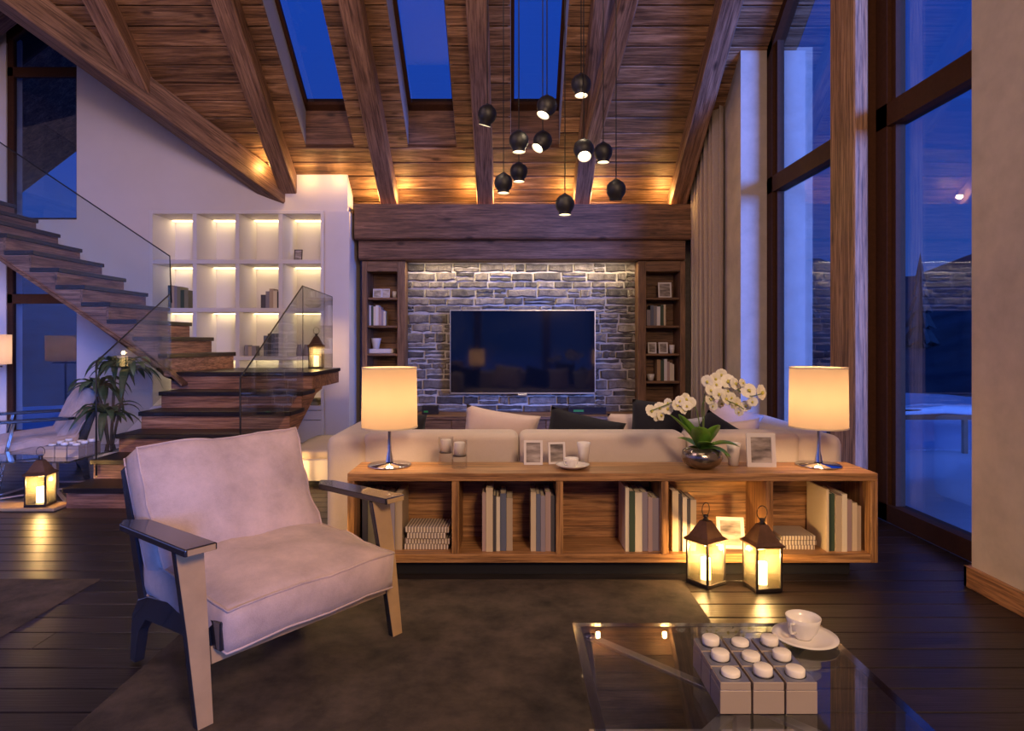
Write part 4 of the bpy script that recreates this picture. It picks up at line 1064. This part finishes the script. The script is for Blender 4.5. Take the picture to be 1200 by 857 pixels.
# ================================================================== SOFA
sf = thing('sofa', 'large pale beige sofa with rounded back seen from behind the sideboard', 'sofa', (.52, 4.72, 0))
def rbox(x0, x1, y0, y1, z0, z1, r_, nm, mt='sofa_fabric', seg=4, parent=sf, ox_=.52, oy_=4.72):
    o = MB().box(x0 - ox_, x1 - ox_, y0 - oy_, y1 - oy_, z0, z1).bevel(r_, seg).smooth().build(nm, mt, parent)
    return o
SX0, SX1 = XP(381, 4.72), XP(990, 4.72)
rbox(SX0, SX0 + .30, 4.72, 6.15, .05, .81, .07, 'arm'); rbox(SX1 - .34, SX1, 4.72, 6.15, .05, .81, .07, 'arm')
bxs = [SX0 + .26, XP(608, 4.74), XP(806, 4.74), SX1 - .30]
for a, b_ in zip(bxs, bxs[1:]): rbox(a + .004, b_ - .004, 4.735, 5.02, .06, .825, .055, 'back_rest')
rbox(SX0 + .24, SX1 - .28, 4.90, 6.12, .06, .30, .03, 'seat_base')
sx = [SX0 + .31, .08, 1.02, SX1 - .35]
for a, b_ in zip(sx, sx[1:]): rbox(a, b_, 5.03, 6.14, .30, .46, .05, 'seat_cushion')
for x in (SX0 + .1, SX1 - .1):
    for y_ in (4.8, 6.05): MB().box(x - .03 - .52, x + .03 - .52, y_ - .03 - 4.72, y_ + .03 - 4.72, 0, .055).build('foot', 'black_matte', sf)
def scatter(xc, zc_, Y, w_, h_, t_, roll, lean, mt, lb, yaw=0, seed=0):
    m2 = pillow_bm(w_, h_, t_, seed)
    o = m2.build('scatter_cushion', mt, None, (XP(xc, Y), Y, zc_), (lean, roll, yaw)); tag(o, lb, 'cushion', 'scatter cushions on the sofa')
scatter(585, .72, 5.22, .60, .48, .16, R(9), R(14), 'light_cushion', 'pale pink scatter cushion leaning on the sofa back below the television', seed=1)
scatter(682, .69, 5.30, .62, .46, .15, R(13), R(16), 'dark_cushion', 'black scatter cushion right of the pale pink one', seed=2)
scatter(463, .715, 5.25, .50, .44, .15, R(4), R(14), 'dark_cushion', 'dark navy scatter cushion behind the left table lamp', seed=3)
scatter(742, .68, 5.50, .44, .46, .14, R(-3), R(14), 'light_cushion', 'pale cushion showing one corner left of the dark navy cushion', seed=4)
scatter(770, .785, 5.25, .44, .50, .14, R(2), R(12), 'dark_cushion', 'upright dark navy scatter cushion behind the orchid', seed=5)
scatter(812, .66, 5.42, .34, .44, .12, R(-8), R(14), 'blue_white_cushion', 'bluish white scatter cushion between the two dark ones near the orchid', seed=6)
scatter(838, .66, 5.22, .42, .46, .14, R(30), R(16), 'dark_cushion', 'black scatter cushion tilted under the orchid flowers', seed=7)
scatter(853, .73, 5.62, .46, .46, .14, R(20), R(14), 'light_cushion', 'beige scatter cushion tilted behind the orchid spray', seed=8)
scatter(865, .66, 5.3, .36, .42, .13, R(-6), R(14), 'light_cushion', 'rightmost beige scatter cushion by the sofa arm', seed=9)

# ---- white bench by the pier
bn = thing('bench', 'low white bench with a pale seat pad between the armchair and the sofa', 'bench', (-1.725, 6.7, 0))
MB().box(-.62, .62, 0, 1.15, .05, .285).bevel(.006, 1).build('body', 'white_lacquer', bn)
for k in range(2): MB().box(-.61 + k * .615, -.61 + k * .615 + .605, -.018, 0, .06, .275).bevel(.003, 1).build('drawer', 'white_lacquer', bn)
MB().box(-.60, .60, .03, 1.12, 0, .05).build('plinth', 'black_matte', bn)
m_, t_, b_ = cushion_bm(1.24, 1.15, .08, .012, .005, 12, 8, .003); m_.build('seat_pad', 'sofa_fabric', bn, (0, .575, .325))

# ================================================================== COFFEE TABLES
def coffee_table(loc, label):
    t = thing('coffee_table', label, 'table', loc, 0, 'glass coffee tables')
    MB().box(0, .95, -1.0, 0, .382, .40).bevel(.002, 1).build('glass_top', 'table_glass', t)
    for a, b_, c_, e_ in ((0, .95, -.03, 0), (0, .95, -1.0, -.97), (0, .03, -.97, -.03), (.92, .95, -.97, -.03)):
        MB().box(a, b_, c_, e_, .4003, .4012).build('bevelled_edge', 'table_edge', t)
    def bar(p0, p1, w_=.035, h_=.012, nm='frame_bar'):
        p0, p1 = Vector(p0), Vector(p1); d = (p1 - p0); L = d.length
        o = MB().box(-L / 2, L / 2, -w_ / 2, w_ / 2, -h_ / 2, h_ / 2).bevel(.001, 1).build(nm, 'table_metal', t, (p0 + p1) / 2)
        x = d.normalized(); up = Vector((0, 0, 1)) if abs(x.z) < .9 else Vector((0, 1, 0)); yv = up.cross(x).normalized(); o.rotation_euler = Matrix((x, yv, x.cross(yv))).transposed().to_euler()
    c0 = (.475, -.5, .376)
    for a, b_ in ((.06, -.06), (.89, -.06), (.06, -.94), (.89, -.94)):
        bar((a, b_, .375), c0); bar((a, b_, .012), (.475, -.5, .030))
        MB().lathe([(0, .376), (.022, .376), (.022, .382), (0, .382)], (a, b_, 0), 14).build('glass_pad', 'chrome', t)
    for b_ in (-.06, -.94): bar((.06, b_, .012), (.89, b_, .012))
    MB().box(.455, .495, -.52, -.48, .02, .376).build('pedestal', 'table_metal', t)
    bar((.06, -.06, .012), (.06, -.94, .012)); bar((.89, -.06, .012), (.89, -.94, .012))
    return t
TX, TY = .232, 2.50
coffee_table((TX, TY, .012), 'square glass coffee table on a metal frame in the right foreground')
coffee_table((-5.0, 6.93, 0), 'square glass coffee table at the far left behind the lantern')
def candle_block(loc, h_, label, grp, proto=[None]):
    if proto[0] is None:
        t = thing('candle_block', label, 'candle holder', loc, 0, grp); s_ = .0455
        MB().box(-s_, s_, -s_, s_, 0, .068).bevel(.0015, 1).build('body', 'taupe_lacquer', t)
        MB().box(-s_ + .001, s_ - .001, -s_ + .001, s_ - .001, .0695, .092).bevel(.001, 1).build('upper_block', 'taupe_lacquer', t)
        MB().box(-s_ + .002, s_ - .002, -s_ + .002, s_ - .002, .068, .0695).build('groove', 'chrome', t)
        MB().box(-s_ + .003, s_ - .003, -s_ + .003, s_ - .003, .092, .0935).build('top_plate', 'slate_top', t)
        MB().lathe([(0, .0936), (.031, .0936), (.031, .0942), (0, .0942)], seg=24).build('cup_ring', 'black_matte', t)
        MB().lathe([(0, .0943), (.0265, .0943), (.0275, .10), (.0275, .116), (.025, .119), (0, .1185)], seg=28).build('candle', 'candle_white', t)
        proto[0] = t
    else:
        t = copy_tree(proto[0]); t.location = loc; tag(t, label, None, grp)
    for c_ in t.children:
        if c_.name.startswith('candle'): c_.location.z = h_
    return t
rn = ['front', 'middle', 'back']; cn = ['left', 'centre', 'right']; hs = [[-.012, 0, -.005], [-.002, -.009, -.001], [0, -.012, 0]]
for r_ in range(3):
    for c_ in range(3):
        candle_block((.652 + c_ * .0965, 1.935 + r_ * .0965, .4125), hs[r_][c_], 'square taupe block with white candle, %s row, %s, on the foreground glass table' % (rn[r_], cn[c_]), 'candle blocks on the near glass table')
for r_ in range(3):
    for c_ in range(3):
        candle_block((-4.38 + c_ * .115, 6.18 + r_ * .115, .4005), hs[r_][c_], 'candle block, %s row, %s, on the far-left glass table' % (rn[r_], cn[c_]), 'candle blocks on the far glass table').scale = (1.15, 1.15, 1.15)
sx_, sy_ = XP(944, 2.35), 2.355
t = thing('saucer', 'white saucer under the coffee cup on the foreground glass table', 'saucer', (sx_, sy_, .4125))
MB().lathe([(0, 0), (.05, 0), (.095, .014), (.113, .018), (.112, .021), (.09, .017), (.045, .006), (0, .005)], seg=40).build('plate', 'white_ceramic', t)
t = thing('coffee_cup', 'white coffee cup with a small handle on the foreground glass table', 'cup', (sx_ - .002, sy_ + .01, .4185)); cup(t, (0, 0, 0), 1.18, R(35))

# ================================================================== FAR LEFT
tag(MB().box(-7.6, -4.03, 5.70, 5.925, 0, .03).bevel(.006, 1).build('platform', 'tan_wood'), 'low pale wooden platform under the far-left lantern', 'platform')
fl_ = thing('floor_lamp', 'floor lamp with a beige drum shade at the extreme left edge', 'lamp', (-7.06, 8.72, 0))
MB().lathe([(0, 0), (.16, 0), (.16, .015), (0, .02)], seg=24).build('base', 'dark_metal', fl_)
MB().lathe([(.012, .01), (.012, 1.3), (0, 1.3)], seg=10).build('pole', 'dark_metal', fl_)
MB().box(-.2, .2, -.01, .01, 1.15, 1.17).build('crossbar', 'dark_metal', fl_)
MB().lathe([(.27, 1.19), (.27, 1.59)], seg=36).build('lamp_shade', 'floor_lamp_shade', fl_)
l_ = light('POINT', 'floor_lamp_light', (0, 0, 1.4), 14, (1, .65, .4), radius=.08); l_.parent = fl_
# plant beside the stairs
pl = thing('palm_plant', 'tall green dracaena with drooping leaves beside the stairs', 'plant', (-4.42, 7.14, 0))
MB().lathe([(0, 0), (.13, 0), (.17, .30), (.15, .30), (.14, .27), (0, .27)], seg=24).build('pot', 'white_ceramic', pl)
heads = [((-.10, -.05, .98), 22), ((.30, -.2, 1.18), 22), ((.10, -.25, .70), 18), ((.05, .0, 1.22), 12)]
for (hx, hy, hz), n_ in heads:
    MB().tube([(0, 0, .25), (hx * .5, hy * .5, hz * .6), (hx, hy, hz)], .015, 6).build('stem', 'trunk', pl)
    for k in range(n_):
        a = k * 2.4 + hx * 9; 
        leaf(pl, (hx, hy, hz + .012 * (k % 5)), (math.cos(a), math.sin(a)), rnd.uniform(.32, .48), .078, rnd.uniform(.35, .95), rnd.uniform(.7, 1.1), 'leaf', seg=7)

# ================================================================== PENDANT LAMPS
PEN = [(571, 134, 5.3, 20, 140), (590, 214, 5.5, 0, 0), (608, 165, 5.1, 0, 0), (608, 201, 5.7, 0, 0), (641, 124, 5.0, 26, 215), (636, 165, 5.3, 38, 215), (681, 99, 5.0, 5, 270),
       (684, 175, 4.9, 38, 270), (707, 178, 5.5, 0, 0), (662, 239, 5.3, 0, 0), (722, 222, 5.2, 14, 90)]
PL = ['facing away, highest at the left of the cluster', 'hanging low at the left of the cluster', 'upper of the two hanging in line below the third skylight', 'lower of the two hanging in line below the third skylight', 'tilted with a bright open mouth just under the skylight',
      'tilted towards the lower left, below the skylight', 'hanging highest of the cluster against the rafter', 'tilted towards the viewer showing its round bulb', 'plain upright one right of the tilted lamp against the rafter',
      'hanging lowest of all in front of the header beam', 'rightmost of the cluster with its mouth turned away']
for (x, y, Y, tilt, az), lb in zip(PEN, PL):
    k_ = 1.0
    p = Vector(P(x, y, Y)); t = thing('pendant_lamp', 'black globe pendant lamp, ' + lb, 'lamp', p, 0, 'cluster of black globe pendants')
    # tilt mouth towards azimuth az (degrees, 270 = towards viewer)
    ax = Vector((-math.sin(R(az)), math.cos(R(az)), 0))
    mt_ = Matrix.Rotation(-R(tilt), 4, ax)
    r_ = .078
    outer = [(0, .078), (.022, .078), (.030, .070), (.055, .056), (.073, .030), (.078, 0), (.074, -.028), (.062, -.052), (.050, -.066), (.050, -.090)]
    inner = [(.046, -.090), (.046, -.066), (.056, -.050), (.066, -.02), (.05, .03), (0, .05)]
    MB().lathe(outer, seg=28, m=mt_).build('globe', 'black_matte', t)
    MB().lathe([(.050, -.090)] + inner, seg=28, m=mt_).build('reflector', 'shade_inner', t)
    MB().lathe([(0, -.072), (.016, -.070), (.026, -.055), (.028, -.035), (0, -.01)], seg=16, m=mt_).build('bulb', 'bulb', t)
    zt = zc(max(Y, 5.25)) - .05 - p.z
    MB().lathe([(.012, .085), (.014, .055), (.0, .05)], seg=10).build('cord_grip', 'black_matte', t)
    MB().tube([(0, 0, .07), (0, 0, zt)], .0045, 5).build('cord', 'black_matte', t)
    dn = mt_ @ Vector((0, 0, -.10))
    l_ = light('SPOT', 'pendant_light', dn, 6, (1, .78, .5), radius=.03, spot=R(110)); l_.parent = t
    l_.rotation_euler = (mt_ @ Vector((0, 0, -1))).to_track_quat('-Z', 'Y').to_euler()
# ================================================================== LIGHT FITTINGS
for X in (-2.05, -1.60, -.62, -.17, .81, 1.26, 2.24):
    light('POINT', 'beam_uplight', (X, 9.52, 3.62), 10.5, (1, .58, .18), radius=.03)
for X, Y_, P_ in ((-2.95, 9.24, 3), (-2.5, 9.24, 3), (-3.5, 9.12, 6)):
    light('POINT', 'beam_uplight', (X, Y_, zc(Y_) - .20), P_, (1, .58, .18), radius=.03)
light('AREA', 'stone_wash', (.14, 9.74, 2.69), 24, (1, .78, .45), size=3.3, size_y=.05, target=(.14, 9.98, .5))
